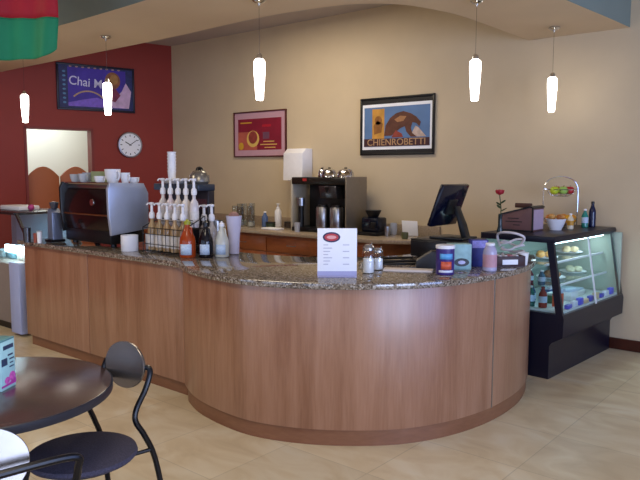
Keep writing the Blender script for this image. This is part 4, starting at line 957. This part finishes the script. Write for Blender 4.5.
# ------------------------------------------------------------------ flag
M_fr = mat('flag_red_cloth', '9c0c20', .7, noise=.08, nscale=6); M_fg = mat('flag_green_cloth', '0c7a50', .7, noise=.08, nscale=6)
t = empty('hanging_flag', (-4.625, 2.6, 3.515), R(40), label='red and green cloth flag hanging from the ceiling at top left', cat='flag')
FL = 1.5                                        # the flag runs along local -x from its right edge
def cloth(z0, z1, m_, nm, nz, bottom):
    b = MB(); nx = 60; g = []
    for i in range(nx+1):
        d = FL*i/nx; row = []
        for j in range(nz+1):
            z = z0 + (z1-z0)*j/nz; k_ = max(0, 1-d/.16)
            if bottom: z += .075*k_**2.2*(1-j/nz) + .010*math.sin(d*9)*(1-j/nz)
            amp = .25 + .75*min(1, (3.4-z))
            y = (.030*math.sin(d*15 + 1.5*z) + .018*math.sin(d*34 + 3*z)) * amp
            row.append(b.b.verts.new((-d - .02*k_*max(0, (2.72-z)/.2), y, z-3.515)))
        g.append(row)
    for i in range(nx):
        for j in range(nz): b.b.faces.new((g[i][j], g[i+1][j], g[i+1][j+1], g[i][j+1]))
    o = b.build(nm, m_, t, ang=80)
    s_ = o.modifiers.new('thickness', 'SOLIDIFY'); s_.thickness = .003
    return o
cloth(2.735, 3.40, M_fr, 'red_field', 12, False); cloth(2.44, 2.735, M_fg, 'green_field', 14, True)
MB().tube([(-FL-.05, 0, -.11), (.05, 0, -.11)], .012, 10).build('rod', M_base, t)
for q_ in (-FL+.2, -.2): MB().tube([(q_, 0, -.10), (q_, 0, .004)], .003, 5).build('hanging_cord', M_blk, t)

# ------------------------------------------------------------------ table and chairs
t = empty('cafe_table', (-2.78, 1.19, 0), label='round dark wood laminate cafe table in the foreground', cat='table')
MB().lathe([(0, .735), (.487, .735), (.487, .749), (.484, .7505), (0, .7505)], n=96).build('tabletop', M_dkwood, t)
MB().lathe([(.482, .716), (.490, .715), (.4925, .719), (.4925, .747), (.490, .7495), (.486, .7495), (.486, .735), (.46, .735), (.46, .716)], n=96).build('edge_band', M_edge, t)
MB().lathe([(0, .716), (.18, .716), (.18, .708), (.05, .70), (.038, .68), (.038, .06), (.06, .04), (.22, .022), (.225, .0), (0, 0)], n=40).build('pedestal', M_blkm, t)

def make_chair(loc, rz, label, hoop=False):
    """bistro chair: round padded seat, oval back, S-curved tubes; local -y is forward"""
    t = empty('bistro_chair', loc, rz, label=label, cat='chair', group=None)
    MB().lathe([(0, .435), (.19, .435), (.215, .44), (.225, .452), (.22, .466), (.19, .474), (0, .478)], n=48).build('seat', M_seat, t)
    MB().tube(ring(.17, .427, 32), .010, 8, True).build('seat_ring', M_blkm, t)
    zc = .765 if hoop else .785; yb = .235
    MB().lathe([(0, -.006), (.985, -.006), (1, -.004), (1, .004), (.985, .006), (0, .006)], n=64).xf(Matrix.Translation((0, yb, zc)) @ Matrix.Rotation(R(103 if hoop else 84), 4, 'X') @ Matrix.Diagonal((.15 if hoop else .128, .115 if hoop else .103, 1, 1))).build('backrest', M_back, t, ang=2)
    w_ = .175
    if hoop:
        MB().tube([(-.225, .19, .47), (-.26, .26, .60), (-.275, .30, .71), (-.25, .315, .76), (0, .325, .765), (.25, .315, .76), (.275, .30, .71), (.26, .26, .60), (.225, .19, .47)], .0125, 10, smooth=6).build('back_hoop', M_blkm, t)
        MB().tube([(0, .245, .765), (0, .320, .765)], .012, 8).build('back_bracket', M_blkm, t)
    for s in (-1, 1):
        if hoop: pts = [(s*.225, .19, .47), (s*.205, .235, .40), (s*.20, .27, .20), (s*.20, .29, 0.006)]
        else: pts = [(s*.118, .243, .79), (s*.140, .250, .785), (s*.150, .243, .76), (s*.150, .215, .70), (s*.150, .165, .63), (s*.155, .155, .58), (s*.168, .19, .51), (s*.178, .235, .40), (s*.190, .27, .20), (s*.195, .29, 0.006)]
        MB().tube(pts, .0125, 10, smooth=5).build('rear_leg', M_blkm, t)
        MB().tube([(s*.12, -.11, .427), (s*.15, -.16, .40), (s*.16, -.19, .2), (s*.165, -.21, .006)], .0115, 10, smooth=4).build('front_leg', M_blkm, t)
        MB().tube([(s*.12, .12, .427), (s*w_, .215, .44)], .009, 8).build('brace', M_blkm, t)
    return t
M_back = mat('smoked_steel_back', '7c7672', .25, metal=.85, noise=.08, nscale=6)
ch = make_chair((-2.53, 1.46, 0), R(6), 'round seat bistro chair with an oval brushed back at the right of the table')
c2 = make_chair((-2.243, .865, 0), 0, 'bistro chair cut off at the bottom left corner, its shiny back reflecting daylight', hoop=True)
c2.rotation_euler = (0, 0, math.atan2(-.2, .98) - PI/2)

# milk carton on the table
t = empty('drink_carton', (-2.765, 1.225, .7508), R(122.7), label='pale aqua carton with magenta flower print on the table', cat='carton')
M_aq = mat('pale_aqua_card', 'a8d4d4', .45, noise=.06, nscale=20)
MB().box(-.05, .05, -.05, .05, 0, .20, .002).build('carton_body', M_aq, t)
MB().box(-.05, .05, -.05, .05, .20, .208, .002).build('lid_flap', mat('teal_dark_card', '5c8c90', .45, noise=.1), t)
for (nm, poly, m_) in (('dark_print', bx_(-.03, .04, .165, .182), mat('navy_ink', '30405c', .5, noise=.3, nscale=90)),
                       ('dark_print', bx_(.0, .035, .135, .142), MATS['navy_ink']), ('dark_print', bx_(-.045, -.005, .10, .13), MATS['navy_ink']),
                       ('dark_print', bx_(.01, .042, .118, .124), MATS['navy_ink']), ('dark_print', bx_(.012, .036, .102, .107), MATS['navy_ink']), ('dark_print', bx_(.008, .04, .086, .091), MATS['navy_ink']),
                       ('magenta_band', [(-.05, .012), (.05, .012), (.05, .035), (.0, .022), (-.05, .020)], mat('magenta_print', 'b43c9c', .5, noise=.15, nscale=50)),
                       ('flower_print', ell(.025, .045, .022, .020), mat('pink_flower_print', 'cc5cb0', .5, noise=.35, nscale=90)), ('flower_print', ell(-.01, .036, .018, .014), MATS['pink_flower_print'])):
    MB().prism(poly, -.0508, -.0502, 'y').build(nm, m_, t)
